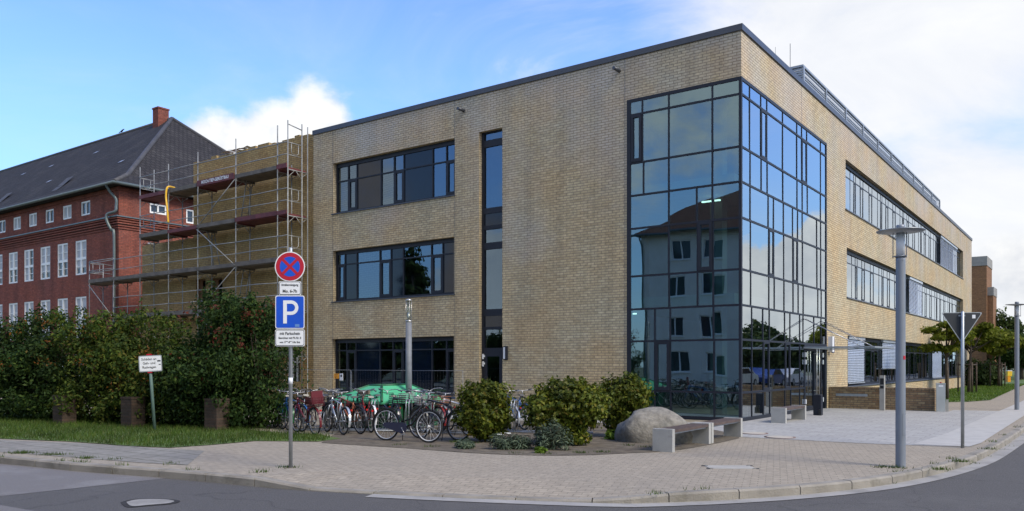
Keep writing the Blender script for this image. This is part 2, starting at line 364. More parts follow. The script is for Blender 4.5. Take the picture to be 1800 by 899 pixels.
# ------------------------------------------------------------------ text
def text_obj(s, size, name, mat, parent, loc, rot, align='CENTER', bold=0.0, sx=1.0):
    cu = bpy.data.curves.new(name, 'FONT'); cu.body = s; cu.size = size; cu.align_x = align; cu.align_y = 'CENTER'
    cu.offset = bold; cu.extrude = .0008; cu.resolution_u = 2
    t = bpy.data.objects.new('lettering_source', cu); COL.objects.link(t)
    dg = bpy.context.evaluated_depsgraph_get(); dg.update()
    me = bpy.data.meshes.new_from_object(t.evaluated_get(dg)); me.name = name
    bpy.data.objects.remove(t); bpy.data.curves.remove(cu)
    me.materials.clear(); me.materials.append(mat)
    o = bpy.data.objects.new(name, me); COL.objects.link(o); o.parent = parent
    o.location = loc; o.rotation_euler = rot; o.scale = (sx, 1, 1)
    return o

# ================================================================== SETTING
def smooth_line(pts, n=6):
    out = []
    P = [Vector(p) for p in pts]
    for i in range(len(P) - 1):
        p0 = P[max(i - 1, 0)]; p1 = P[i]; p2 = P[i + 1]; p3 = P[min(i + 2, len(P) - 1)]
        for k in range(n):
            t = k / n
            out.append(.5 * ((2 * p1) + (-p0 + p2) * t + (2 * p0 - 5 * p1 + 4 * p2 - p3) * t * t + (-p0 + 3 * p1 - 3 * p2 + p3) * t ** 3))
    out.append(P[-1]); return out
ROADZ = -.13
kp = [(0, 803), (130, 815), (300, 827), (440, 839), (560, 848), (800, 859), (1000, 866), (1130, 868), (1370, 857), (1570, 836), (1700, 806), (1760, 778), (1800, 752)]
kw = [g(*p) for p in kp]
d0 = (kw[0] - kw[2]).normalized(); d1 = E2
kw = [kw[0] + d0 * 30] + [kw[0] + d0 * 8] + kw + [kw[-1] + d1 * 10, kw[-1] + d1 * 40, kw[-1] + d1 * 160]
line = smooth_line(kw, 8)
# resample at 1 m
def resample(pts, st):
    out = [pts[0].copy()]; acc = 0
    for a, b in zip(pts, pts[1:]):
        L = (b - a).length; s = st - acc
        while s <= L:
            out.append(a + (b - a) * (s / L)); s += st
        acc = L - (s - st)
    return out
K = resample(line, .5)
def kz(p):                                      # top of kerb: lowered between the two parking bays
    px = 900 + F * p.x / p.y if p.y > .1 else (-999 if p.x < 0 else 9999)
    def sm(a, b, x): t = max(0, min(1, (x - a) / (b - a))); return t * t * (3 - 2 * t)
    low = sm(430, 560, px) * (1 - sm(980, 1230, px))
    return -.095 * low
def nrm(i):
    t = (K[min(i + 1, len(K) - 1)] - K[max(i - 1, 0)]).normalized()
    return Vector((-t.y, t.x, 0))              # towards the pavement
KW = .16
kb = MB()
for i in range(0, len(K) - 2, 2):
    idx = [i, i + 1, i + 2]
    gp = .008
    P = [K[j] for j in idx]; N = [nrm(j) for j in idx]; Z = [kz(p) for p in P]
    T0 = (P[1] - P[0]).normalized(); T2 = (P[2] - P[1]).normalized()
    P = [P[0] + T0 * gp, P[1], P[2] - T2 * gp]
    dz = random.uniform(-.004, .004)
    rows = []
    for p, n, z in zip(P, N, Z):
        z += dz
        rows.append([p + Vector((0, 0, ROADZ - .03)), p + Vector((0, 0, z - .025)), p + n * .025 + Vector((0, 0, z)), p + n * KW + Vector((0, 0, z)), p + n * KW + Vector((0, 0, ROADZ - .03))])
    for a in range(2):
        for q in range(4):
            kb.quad(rows[a][q], rows[a + 1][q], rows[a + 1][q + 1], rows[a][q + 1])
    kb.quad(*rows[0]); kb.quad(*reversed(rows[2]))
tag(kb.build('kerb', M['kerbstone'], recalc=False), kind='structure')
# gutter strip in front of the kerb
gt = MB()
for i in range(len(K) - 1):
    px = 900 + F * K[i].x / K[i].y if K[i].y > .1 else -999
    if px > 640:
        w = .26
        a, b = K[i], K[i + 1]; na, nb = nrm(i), nrm(i + 1)
        gt.quad(*[q + Vector((0, 0, ROADZ + .008)) for q in (a - na * w, b - nb * w, b + nb * .01, a + na * .01)])
tag(gt.build('gutter', M['gutter'], recalc=False), kind='structure')
# pavement: sloped strip next to the kerb, then one flat sheet to the buildings
pv = MB(); inner = []
for i in range(len(K)):
    inner.append(K[i] + nrm(i) * (KW + .9))
for i in range(len(K) - 1):
    a = K[i] + nrm(i) * KW; b = K[i + 1] + nrm(i + 1) * KW
    a.z = kz(K[i]) - .004; b.z = kz(K[i + 1]) - .004
    pv.quad(a, b, inner[i + 1], inner[i])
back = [B(60, 190), B(-45, 190), B(-80, 5)]
ii = [p.copy() for p in inner]
far_v = ii + [B(0, 170), B(-60, 170), B(-60, 5)]
pv.quad(*far_v)
pave = pv.build('pavement', M['pave'], recalc=False)
uv = pave.data.uv_layers[0].data
for lp in pave.data.loops:
    co = pave.data.vertices[lp.vertex_index].co; x, y = toB(co)
    uv[lp.index].uv = (x * .95 + y * .31, y * .95 - x * .31)
tag(pave, kind='structure')

def sheet(name, pts, z, mat, rot=None):
    mb = MB(); mb.quad(*[Vector((p[0], p[1], z)) for p in pts])
    o = mb.build(name, mat, recalc=False)
    if o.data.polygons[0].normal.z < 0: o.data.flip_normals()
    u = o.data.uv_layers[0].data
    for lp in o.data.loops:
        co = o.data.vertices[lp.vertex_index].co; x, y = toB(co); u[lp.index].uv = (x, y)
    return tag(o, kind='structure')
sheet('ground', [(-900, -900), (900, -900), (900, 900), (-900, 900)], -.22, M['mulch'])
sheet('road', [K[0], *K[1:], B(22, 200), B(22, -60), B(-90, -60)] if False else list(K) + [B(15, 200), B(15, -26), B(-110, -26)], ROADZ, M['asphalt'])
sheet('far_pavement', [B(-110, -26), B(15, -26), B(15, 200), B(30, 200), B(30, -40), B(-110, -40)], ROADZ + .06, M['oldslab'])
gr = lambda a, b: g(a, b, ROADZ)
oldr = [gr(0, 809), gr(60, 812), gr(130, 820), gr(230, 828), gr(332, 837), gr(150, 857), gr(0, 873)]
lft = d0 * 25
sheet('old_road_surface', [oldr[0] + lft] + oldr + [oldr[-1] + lft], ROADZ + .004, M['oldroad'])
sheet('road_seam', [gr(-300, 905) , gr(-20, 885), gr(60, 899), gr(120, 940), gr(-300, 940)], ROADZ + .004, M['oldroad'])
# patched ironwork in the carriageway
pt = [gr(*q) for q in ((222, 884), (242, 879.5), (285, 879), (306, 882), (296, 886), (262, 889), (232, 891))]
cc = sum(pt, Vector()) / len(pt)
rim = [cc + (q - cc) * 1.25 for q in smooth_line(pt + [pt[0]], 5)]
sheet('asphalt_patch', rim, ROADZ + .006, plain('tar_joint', (.045, .043, .042), .9, 0, .3, 20, spec=.1))
sheet('cement_patch', smooth_line(pt + [pt[0]], 5), ROADZ + .010, M['gutter'])
# old slab footway on the far left
sheet('old_footway', [g(0, 775) + lft, g(0, 774), g(150, 780), g(290, 789), g(360, 793), g(330, 818), g(250, 814), g(120, 804), g(0, 795), g(0, 795) + lft], .004, M['oldslab'])
# planting bed, bicycle yard, verge, plaza, lawn
bedf = [g(565, 779), g(640, 784), g(720, 789), g(830, 797), g(930, 801), g(1020, 801), g(1100, 797.5), g(1180, 793), g(1250, 782), g(1300, 771)]
sheet('planting_bed', smooth_line(bedf, 4) + [B(1.4, -4.1), B(-.5, -2.2), B(-5, -3.0), B(-9, -6.4)], .008, M['soil'])
sheet('bicycle_yard', [g(575, 778), g(720, 783), g(840, 786), B(-3.2, -3.8), B(-1.2, -.5), B(-1.2, .2), B(-31, .2), B(-31, -5)], .004, M['gravel'])
sheet('plaza', [B(-12, -3.6), B(-12, -1.2), B(-.6, -1.2), B(-.6, 9), B(4, 9.1), B(4, 10.2), B(5.4, 10.4), B(5.4, 26), B(6.25, 26), B(6.25, 0), B(6.2, -4.2), B(4.6, -4.65), B(1.4, -4.75), B(-1, -4.2)], .0055, M['plaza'])
sheet('kerb_walkway', [B(5.45, 26.1), B(6.28, 26.1), B(6.3, -3.2), B(6.2, -4.2), B(5.2, -4.3), B(5.35, -1)], .0095, plain('pale_walkway', (.385, .37, .34), .9, 0, .1, 3, .3, 40))
vg = [g(0, 773) + lft, g(0, 772), g(120, 777), g(230, 785), g(296, 788), g(370, 783), g(448, 776), g(560, 777), g(600, 772), g(560, 765), g(490, 762), B(-19, -9), B(-22, -7.5), B(-60, -8)]
sheet('grass_verge', vg, .012, M['lawn'])
lawnp = [g(1628, 708), g(1700, 707), g(1741, 704), g(1800, 677), B(5.0, 75), B(5.5, 165), B(0, 165), B(0, 55), B(.25, 48), B(.25, 12.6), B(1.2, 12.5)]
sheet('lawn', lawnp, .014, M['lawn'])
sheet('rear_lawn', [B(-60, 52), B(0, 52), B(0, 170), B(-60, 170)], .010, M['lawn'])

# ------------------------------------------------------------------ grass and weeds
def blades(name, spots, h, w, mat):
    v = []; f = []
    for (x, y, z) in spots:
        a = random.uniform(0, 2 * PI); hh = h * random.uniform(.5, 1.4); l = hh * random.uniform(.1, .7); b = random.uniform(0, 2 * PI)
        dx, dy = math.cos(a) * w, math.sin(a) * w; i = len(v)
        v += [(x - dx, y - dy, z), (x + dx, y + dy, z), (x + l * math.cos(b), y + l * math.sin(b), z + hh)]; f.append((i, i + 1, i + 2))
    me = bpy.data.meshes.new(name); me.from_pydata(v, [], f); me.materials.append(mat)
    o = bpy.data.objects.new(name, me); COL.objects.link(o); o['kind'] = 'stuff'; return o
def inpoly(x, y, poly):
    c = False; n = len(poly); j = n - 1
    for i in range(n):
        xi, yi, xj, yj = poly[i][0], poly[i][1], poly[j][0], poly[j][1]
        if (yi > y) != (yj > y) and x < (xj - xi) * (y - yi) / (yj - yi) + xi: c = not c
        j = i
    return c
sp = []
while len(sp) < 26000:
    x = random.uniform(-18, -4); y = random.uniform(15.5, 25)
    if inpoly(x, y, vg): sp.append((x, y, .01))
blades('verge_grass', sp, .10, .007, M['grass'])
sp = []
while len(sp) < 14000:
    x = random.uniform(16, 42); y = random.uniform(33, 66)
    if inpoly(x, y, lawnp): sp.append((x, y, .012))
blades('lawn_grass', sp, .09, .014, M['grass_bright'])
sp = []
for i in range(len(K)):
    px = 900 + F * K[i].x / K[i].y if K[i].y > .1 else -99
    if -50 < px < 1850:
        p = .5 if px < 330 else (.16 if px < 1100 else .5)
        if random.random() < p:
            c = K[i] + nrm(i) * random.choice((-.01, KW + .01, KW + .03)); zz = ROADZ if random.random() < .4 and px > 1100 else kz(K[i])
            R = random.uniform(.03, .12)
            T = (K[min(i+1, len(K)-1)] - K[i])
            for _ in range(int(R * 420)):
                q = c + T * random.uniform(-.6, .6) * R * 6 + nrm(i) * random.gauss(0, .02)
                sp.append((q.x, q.y, zz - .005))
for (px, py, n) in ((511, 822, 40), (1575, 823, 90), (1548, 822, 60), (500, 822, 30), (460, 830, 60), (40, 797, 260), (95, 800, 220), (200, 808, 60), (150, 806, 120), (300, 816, 30), (1652, 826, 120), (1690, 812, 150), (1740, 790, 90), (1020, 797, 120), (1060, 796, 100), (960, 799, 60), (1155, 868, 40), (830, 780, 90), (800, 778, 90), (1105, 784, 50), (1135, 787, 40), (900, 798, 40), (760, 786, 70), (700, 783, 60)):
    c = g(px, py)
    for _ in range(n):
        sp.append((c.x + random.gauss(0, .12 if n > 150 else .06), c.y + random.gauss(0, .05), .0))
blades('weeds', [(x + random.gauss(0, .05), y + random.gauss(0, .04), z) for x, y, z in sp if random.random() < .75], .05, .006, M['grass'])

# ================================================================== SCHOOL BUILDING
ZT = 11.32; DEP = .30
Bd = empty('school_building', C0, ROT, 'three storey yellow brick building with a glazed corner and flat roof', 'building')
def P3(ax, a, d, z): return (a, d, z) if ax == 'L' else (-d, a, z)
def boxP(mb, ax, a0, a1, d0, d1, z0, z1, m=0):
    if ax == 'L': mb.box(a0, a1, d0, d1, z0, z1, m)
    else: mb.box(-d1, -d0, a0, a1, z0, z1, m)
def facade(mb, ax, A0, A1, Z0, Z1, ops, depth, skip=None):
    xs = sorted({A0, A1, *[o[0] for o in ops], *[o[1] for o in ops]}); zs = sorted({Z0, Z1, *[o[2] for o in ops], *[o[3] for o in ops]})
    xs = [x for x in xs if A0 <= x <= A1]; zs = [z for z in zs if Z0 <= z <= Z1]
    for i in range(len(xs) - 1):
        for j in range(len(zs) - 1):
            cx = (xs[i] + xs[i + 1]) / 2; cz = (zs[j] + zs[j + 1]) / 2
            if any(o[0] < cx < o[1] and o[2] < cz < o[3] for o in ops): continue
            mb.quad(P3(ax, xs[i], 0, zs[j]), P3(ax, xs[i + 1], 0, zs[j]), P3(ax, xs[i + 1], 0, zs[j + 1]), P3(ax, xs[i], 0, zs[j + 1]))
    for (a0, a1, z0, z1) in ops:
        for (p, q) in (((a0, z0), (a0, z1)), ((a1, z0), (a1, z1)), ((a0, z1), (a1, z1)), ((a0, z0), (a1, z0))):
            if p[0] == q[0] == skip: continue
            mb.quad(P3(ax, p[0], 0, p[1]), P3(ax, q[0], 0, q[1]), P3(ax, q[0], depth, q[1]), P3(ax, p[0], depth, p[1]))
XL = plx(551); YR = prx(1708)
def opL(x0, x1, yt, yb):                       # opening from its right end (x in px; heights read at the right edge)
    a0 = plx(x0); a1 = plx(x1); return [a0, a1, pl(x1, yb)[1], pl(x1, yt)[1]]
W3 = opL(585.5, 799, 243, 343); W2 = opL(585, 798.3, 416.4, 517); W1 = opL(584, 798, 591, 694)
ST = [plx(842), plx(883), 0, pl(883, 224)[1]]
GA = plx(1102); GZ = EYE + (HOR - 134) / F * C0.y
GB = prx(1453)
Lops = [W3, W2, W1, ST, [GA, 5, -1, GZ]]
def opR(x0, x1, yt, yb): return [prx(x0), prx(x1), pr(x0, yb)[1], pr(x0, yt)[1]]
R3 = opR(1486.3, 1693, 279.6, 367.5); R2 = opR(1488.5, 1693, 435, 522.7); R1 = opR(1490, 1691, 590, 679.5)
Rops = [R3, R2, R1, [-5, GB, -1, GZ]]
wl = MB(); facade(wl, 'L', XL, 0, -.2, ZT - .18, [o for o in Lops if o[1] < 0] + [[GA, 0.0, -.2, GZ]], DEP, 0.0)
wl.build('wall', M['brick'], Bd, recalc=False)
wr = MB(); facade(wr, 'R', 0, YR, -.2, ZT - .18, [R3, R2, R1, [0, GB, -.2, GZ]], DEP + .05, 0)
wr.quad((0, YR, -.2), (-30, YR, -.2), (-30, YR, ZT - .18), (0, YR, ZT - .18))
wr.quad((XL, 0, -.2), (XL, 25, -.2), (XL, 25, ZT - .18), (XL, 0, ZT - .18))
wr.build('wall', M['brick'], Bd, recalc=False)
rc = MB()
rc.box(XL - .02, .05, -.05, .40, ZT - .18, ZT); rc.box(-.40, .05, .40, YR + .05, ZT - .18, ZT)
rc.box(XL, -.4, .4, YR, ZT - .5, ZT - .35)
rc.build('roof_cap', M['cap'], Bd)
for px in (799.6, 585, 1098.5):
    ej = MB(); x = plx(px); ej.box(x - .008, x + .008, -.003, .001, W2[3] + .05 if px < 900 and False else .1, ZT - .18); ej.build('expansion_joint', M['cap'], Bd)
ej = MB(); y = prx(1409); ej.box(-.001, .003, y - .008, y + .008, GZ + .02, ZT - .18)
ej.build('expansion_joint', M['cap'], Bd)
# interior: slabs and core walls seen through the glass
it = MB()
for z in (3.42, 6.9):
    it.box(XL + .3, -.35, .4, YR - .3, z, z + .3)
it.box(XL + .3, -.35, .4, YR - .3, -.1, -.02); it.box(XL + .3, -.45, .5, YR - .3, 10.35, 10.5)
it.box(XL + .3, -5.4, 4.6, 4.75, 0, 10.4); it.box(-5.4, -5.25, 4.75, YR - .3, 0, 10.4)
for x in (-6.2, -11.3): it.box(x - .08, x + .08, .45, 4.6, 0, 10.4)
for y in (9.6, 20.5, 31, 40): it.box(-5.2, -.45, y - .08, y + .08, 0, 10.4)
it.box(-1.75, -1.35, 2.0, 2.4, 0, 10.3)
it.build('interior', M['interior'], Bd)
for (x, y, z, L) in ((-1.6, 1.7, 6.72, .6), (-2.6, 2.6, 6.72, .0), (-4.6, 1.8, 3.30, .7), (-3.4, 2.8, 10.2, 0)):
    if L:
        tb = MB(); tb.box(x - L / 2, x + L / 2, y - .04, y + .04, z, z + .04); tb.build('ceiling_light', M['tube'], Bd)

def panes(mb, ax, cells, d, tilt=.0022):
    for (a0, a1, z0, z1) in cells:
        ta = random.uniform(-tilt, tilt) * (a1 - a0); tz = random.uniform(-tilt, tilt) * min(1.5, z1 - z0)
        c = [(a0, z0, -ta - tz), (a1, z0, ta - tz), (a1, z1, ta + tz), (a0, z1, -ta + tz)]
        mb.quad(*[P3(ax, a, d + e, z) for a, z, e in c])
def sash(mb, ax, a0, a1, z0, z1, d, w=.07):
    boxP(mb, ax, a0, a0 + w, d - .035, d + .02, z0, z1); boxP(mb, ax, a1 - w, a1, d - .035, d + .02, z0, z1)
    boxP(mb, ax, a0 + w, a1 - w, d - .034, d + .019, z0, z0 + w * 1.4); boxP(mb, ax, a0 + w, a1 - w, d - .034, d + .019, z1 - w, z1)
def window(ax, op, verts, kinds, tz, d, glassm, name='window', fw=.05, sill=True, first=.10, openk=(), pr_=.042):
    a0, a1, z0, z1 = op
    fr = MB()
    boxP(fr, ax, a0 + .002, a0 + first, d - pr_ + .002, d + .06, z0 + .002, z1 - .002); boxP(fr, ax, a1 - .07, a1 - .002, d - pr_ + .002, d + .06, z0 + .002, z1 - .002)
    top = .16
    boxP(fr, ax, a0 + first, a1 - .07, d - .05, d + .061, z1 - top, z1 - .002); boxP(fr, ax, a0 + first, a1 - .07, d - pr_ + .003, d + .059, z0 + .002, z0 + .09)
    vs = [a0 + first] + verts + [a1 - .07]
    for v in verts: boxP(fr, ax, v - fw / 2, v + fw / 2, d - pr_, d + .058, z0 + .09, z1 - top)
    for i in range(len(vs) - 1):
        boxP(fr, ax, vs[i] + (fw / 2 if i else 0), vs[i + 1] - (fw / 2 if i < len(vs) - 2 else 0), d - pr_ + .004, d + .055, tz - fw / 2, tz + fw / 2)
    W = fr.build(name, M['anthracite'], Bd)
    gl = MB()
    for i in range(len(vs) - 1):
        c0, c1 = vs[i], vs[i + 1]; k = kinds[i]
        for (q0, q1) in ((z0 + .09, tz), (tz, z1 - top)):
            if k == 'd':
                pn = MB(); boxP(pn, ax, c0, c1, d - .008, d + .04, q0, q1); pn.build('dark_panel', M['panel'], W)
            elif ax == 'L':
                if not (i in openk and q0 < tz - .01):
                    g1 = MB(); panes(g1, ax, [(c0, c1, q0, q1)], d); g1.build('pane', glassm, W, recalc=False)
            else: panes(gl, ax, [(c0, c1, q0, q1)], d)
        if k == 's':
            sb = MB()
            sash(sb, ax, c0 + fw / 2, c1 - fw / 2, z0 + .09, tz - fw / 2, d - .012 if ax == 'L' else d + .02, .07 if ax == 'L' else .045)
            so = sb.build('sash', M['anthracite'], W)
            if i in openk:
                g2 = MB(); panes(g2, ax, [(c0 + fw, c1 - fw, z0 + .12, tz - .08)], d)
                gq = g2.build('sash_glass', glassm, W, recalc=False)
    if gl.f: gl.build('glass', glassm, W, recalc=False)
    if sill:
        sl = MB(); boxP(sl, ax, a0 - .06, a1 + .03, -.05, d - .04, z0 - .035, z0 + .004); sl.build('sill', M['sill'] if ax == 'R' else M['cap'], W)
    return W
dL = .21
fx = lambda L: [plx(q, dL) for q in L]
window('L', W3, fx([613.4, 628.5, 671, 694, 711, 761.6, 786]), 'gsdgsdgs', pl(787, 281)[1], dL, M['glass_w'], openk=(1,))
window('L', W2, fx([607.6, 628.5, 669, 688.5, 710, 759.5, 779.5]), 'sdgsdgsd', pl(779, 446)[1], dL, M['glass_w'])
window('L', W1, fx([610.6, 627, 669, 692, 710, 760.5, 786]), 'gsdgsdgs', pl(786, 614)[1], dL, M['glass_w'])
# stair strip
zz = lambda py: pl(862, py, dL)[1]
sf = MB(); a0, a1 = ST[0], ST[1]
for (q0, q1) in ((a0 + .002, a0 + .11), (a1 - .11, a1 - .002)): sf.box(q0, q1, dL - .05, dL + .05, 0, ST[3] - .003)
for (t, b) in ((226, 235), (247, 259), (366, 376), (397, 404), (427, 439), (544, 556), (575, 580), (612, 622)):
    sf.box(a0 + .11, a1 - .11, dL - .048, dL + .048, zz(b), zz(t))
Wst = sf.build('stair_window', M['anthracite'], Bd)
for b_, t_ in ((247, 235), (366, 259), (427, 404), (544, 439), (612, 580)):
    gq = MB(); panes(gq, 'L', [(a0 + .11, a1 - .11, zz(b_), zz(t_))], dL); gq.build('pane', M['glass_w'], Wst, recalc=False)
for b_, t_ in ((397, 376), (575, 556)):
    pq = MB(); pq.box(a0 + .11, a1 - .11, dL - .02, dL + .02, zz(b_), zz(t_)); pq.build('dark_panel', M['panel'], Wst)
dr = MB(); zd = zz(622)
dr.box(a0 + .112, a0 + .24, dL - .06, dL, .03, zd); dr.box(a1 - .24, a1 - .112, dL - .06, dL, .03, zd); dr.box(a0 + .24, a1 - .24, dL - .06, dL, .03, .25); dr.box(a0 + .24, a1 - .24, dL - .06, dL, zd - .1, zd)
D = dr.build('side_door', M['anthracite'], Bd)
gq = MB(); panes(gq, 'L', [(a0 + .24, a1 - .24, .25, zd - .1)], dL - .03); gq.build('glass', M['glass_l'], D, recalc=False)
for z in (pl(846, 627)[1], pl(846, 640)[1]):
    hb = MB(); hb.box(a0 + .05, a0 + .10, dL - .10, dL - .05, z - .09, z + .09); hb.box(a0 + .10, a0 + .15, dL - .085, dL - .06, z - .02, z + .05); hb.build('hinge', M['white'], D)
wlp = MB(); x, z = pl(889.5, 621); wlp.box(x - .08, x + .08, -.02, .0, z - .24, z + .24); wlp.box(x - .075, x - .045, -.12, -.02, z - .22, z + .22); wlp.box(x + .045, x + .075, -.12, -.02, z - .22, z + .22)
WL = wlp.build('wall_lamp', M['anthracite'], Bd); q = MB(); q.box(x - .044, x + .044, -.11, -.02, z - .2, z + .2); q.build('diffuser', M['signwhite'], WL)
for px, py in ((813, 193), (1086, 123)):
    x, z = pl(px + 3, py + 2); t = MB(); t.tube([(x, .05, z), (x - .03, -.33, z + .01)], .055, 10); t.build('rainwater_spout', M['cap'], Bd)

# ---- glazed corner
zrow = [EYE + (HOR - p) / F * C0.y for p in (134, 164.5, 257, 319, 382, 473, 536, 597, 691, 742)]
bandsL = [([1129, 1175.5, 1252], ()), ([1129, 1175.5, 1252], (0,)), ([1131, 1175.5, 1252], ()), ([1175.5, 1224.6, 1252], ()), ([1175.5, 1226, 1253], (2,)), ([1176, 1226, 1253.5], ()), ([1151, 1178, 1254], ()), ([1151, 1178, 1255], (1,)), ([1151, 1179, 1255.5], ())]
bandsR = [([1318, 1337.7, 1348.3, 1376, 1401, 1409.5, 1418.4, 1442.6], ()), ([1318, 1337.7, 1348.3, 1376, 1401, 1409.5, 1418.4, 1442.6], (2, 6)), ([1319, 1338.5, 1349, 1376.5, 1401.5, 1410.6, 1419.5, 1442.6], ()),
          ([1319, 1350.8, 1360, 1377.5, 1393.5, 1402.4, 1410.6, 1436, 1443], ()), ([1319.5, 1351.5, 1360.5, 1378, 1394, 1402.4, 1411, 1436.5, 1443], (2, 5)), ([1320, 1352, 1361.5, 1378.6, 1394.6, 1403.5, 1412.4, 1438, 1444], ()),
          ([1321.7, 1341.2, 1352.6, 1379.6, 1389, 1406, 1412, 1431, 1443.5], ()), ([1322, 1341.8, 1352.3, 1380.5, 1389, 1406, 1414], (2, 4)), ([1322, 1342, 1353.5, 1380, 1390.5, 1406, 1414], ())]
dG = .004; mw = .05
cf = MB()
cf.box(-.07, .012, -.012, .07, -.02, GZ - .004)         # corner post
YD = prx(1414)
for ax, A0, A1 in (('L', GA, -.07), ('R', .07, GB)):
    boxP(cf, ax, A0 + (.002 if ax == 'L' else 0), A0 + (.13 if ax == 'L' else .0), -.01, .14, -.02, GZ - .003) if ax == 'L' else boxP(cf, ax, A1 - .09, A1 - .003, -.012, .14, -.02, GZ - .003)
    lo = A0 + .13 if ax == 'L' else A0; hi = A1 if ax == 'L' else A1 - .09
    for i, z in enumerate(zrow):
        h = .06 if i not in (0, 9) else .10
        z_ = z - .05 if i == 0 else (z + .06 if i == 9 else z)
        hh = hi if not (ax == 'R' and i >= 8) else YD
        boxP(cf, ax, lo, hh, -.008, .12, z_ - h / 2, z_ + h / 2)
gLm = MB(); gRm = MB(); sashes = []
for ax, bands, gm in (('L', bandsL, gLm), ('R', bandsR, gRm)):
    for bi, (pxs, ops) in enumerate(bands):
        z1 = zrow[bi] - (.10 if bi == 0 else .03); z0 = zrow[bi + 1] + (.03 if bi < 8 else .11)
        vs = [plx(p, dG) if ax == 'L' else prx(p, -dG) for p in pxs]
        lo = GA + .13 if ax == 'L' else .07; hi = -.07 if ax == 'L' else (GB - .09 if bi < 7 else YD)
        if ax == 'R' and bi >= 7: vs = vs[:-1]
        ed = [lo] + vs + [hi]
        for v in vs: mq = mw if ax == 'L' else .042; boxP(cf, ax, v - mq / 2, v + mq / 2, -.004, .11, z0, z1)
        for i in range(len(ed) - 1): panes(gm, ax, [(ed[i], ed[i + 1], z0 - .02, z1 + .02)], dG + .01, .0015)
        for i in ops:
            sb = MB(); sash(sb, ax, ed[i] + mw / 2, ed[i + 1] - mw / 2, z0, z1, (dG - .005) if ax == 'L' else .024, .075 if ax == 'L' else .05); sashes.append(sb)
CW = cf.build('corner_glazing', M['anthracite'], Bd)
gLm.build('glass', M['glass_l'], CW, recalc=False); gRm.build('glass', M['glass_r'], CW, recalc=False)
for s_ in sashes: s_.build('sash', M['anthracite'], CW)
bl = MB(); bl.box(GA, -.05, .15, .3, -.02, .18); bl.box(-.3, -.15, .3, GB, -.02, .12); bl.build('base_rail', M['sill'], CW)
# entrance door
ed = MB(); zt = zrow[7] - .03; y0 = YD + .0; y1 = GB - .09; ym = (prx(1433) )
boxP(ed, 'R', y0 + .002, y0 + .10, -.002, .1, 0, zt); boxP(ed, 'R', y1 - .10, y1 - .002, -.002, .1, 0, zt); boxP(ed, 'R', y0 + .1, y1 - .1, 0.0, .1, zt - .14, zt - .003)
for (q0, q1) in ((y0 + .1, ym), (ym, y1 - .5)):
    boxP(ed, 'R', q0 + .003, q0 + .08, .01, .08, .02, zt - .14); boxP(ed, 'R', q1 - .08, q1 - .003, .01, .08, .02, zt - .14)
    boxP(ed, 'R', q0 + .08, q1 - .08, .01, .08, .02, .16); boxP(ed, 'R', q0 + .08, q1 - .08, .01, .08, zt - .22, zt - .14)
ED = ed.build('entrance_door', M['anthracite'], Bd)
for c_ in ((y0 + .18, ym - .08, .16, zt - .2), (ym + .08, y1 - .58, .16, zt - .2), (y1 - .5, y1 - .1, .02, zt - .14)):
    gq = MB(); panes(gq, 'R', [c_], .05); gq.build('pane', M['glass_r'], ED, recalc=False)
for yy in (ym - .16, ym + .16):
    h = MB(); h.tube([(.10, yy, .55), (.10, yy, zt - .15)], .02, 8)
    h.tube([(.10, yy, .7), (-.01, yy, .7)], .012, 6); h.tube([(.10, yy, zt - .3), (-.01, yy, zt - .3)], .012, 6); h.build('handle', M['inox'], ED)
for yy in (y0 + .05, y1 - .5):
    for z in (.35, zt - .35, zt - .6): hg = MB(); hg.box(.002, .05, yy - .035, yy + .035, z - .08, z + .08); hg.build('hinge', M['signwhite'], ED)
# canopy on steel rods
cz = 2.2; cy0 = prx(1412); cy1 = cy0 + 3.0
cp = MB(); cp.box(.02, 2.25, cy0, cy1, cz, cz + .02)
CP = cp.build('canopy', M['clearg'], Bd)
cr = MB(); cr.box(.02, 2.27, cy0 - .04, cy0, cz - .02, cz + .035); cr.box(.02, 2.27, cy1, cy1 + .04, cz - .02, cz + .035); cr.box(2.25, 2.30, cy0, cy1, cz - .02, cz + .035); cr.box(.02, .08, cy0, cy1, cz - .02, cz + .035)
cr.build('canopy_frame', M['steel'], CP)
for (a, b) in ((cy0 + .05, cy0 + .55), (cy0 + .28, cy0 + .62), (cy0 + 2.2, cy0 + 2.4), (cy0 + 2.8, cy0 + 2.55)):
    r = MB(); r.tube([(0.0, a, 3.2), (1.75, b, cz + .04)], .011, 8); r.build('tie_rod', M['chrome'], CP)
sg = MB(); y, z = pr(1463.5, 607); sg.box(.0, .03, y - .17, y + .17, z - .28, z + .28); SG = sg.build('entrance_sign', plain('sign_navy', (.03, .035, .12), .4), Bd)
q = MB(); q.box(.031, .033, y - .1, y + .1, z + .02, z + .08); q.box(.031, .033, y - .1, y + .02, z - .06, z - .03); q.build('marking', M['signwhite'], SG)
sg = MB(); y, z = pr(1457.5, 606); sg.box(.0, .16, y - .16, y + .08, z - .28, z + .3); sg.build('intercom_box', M['signwhite'], Bd)
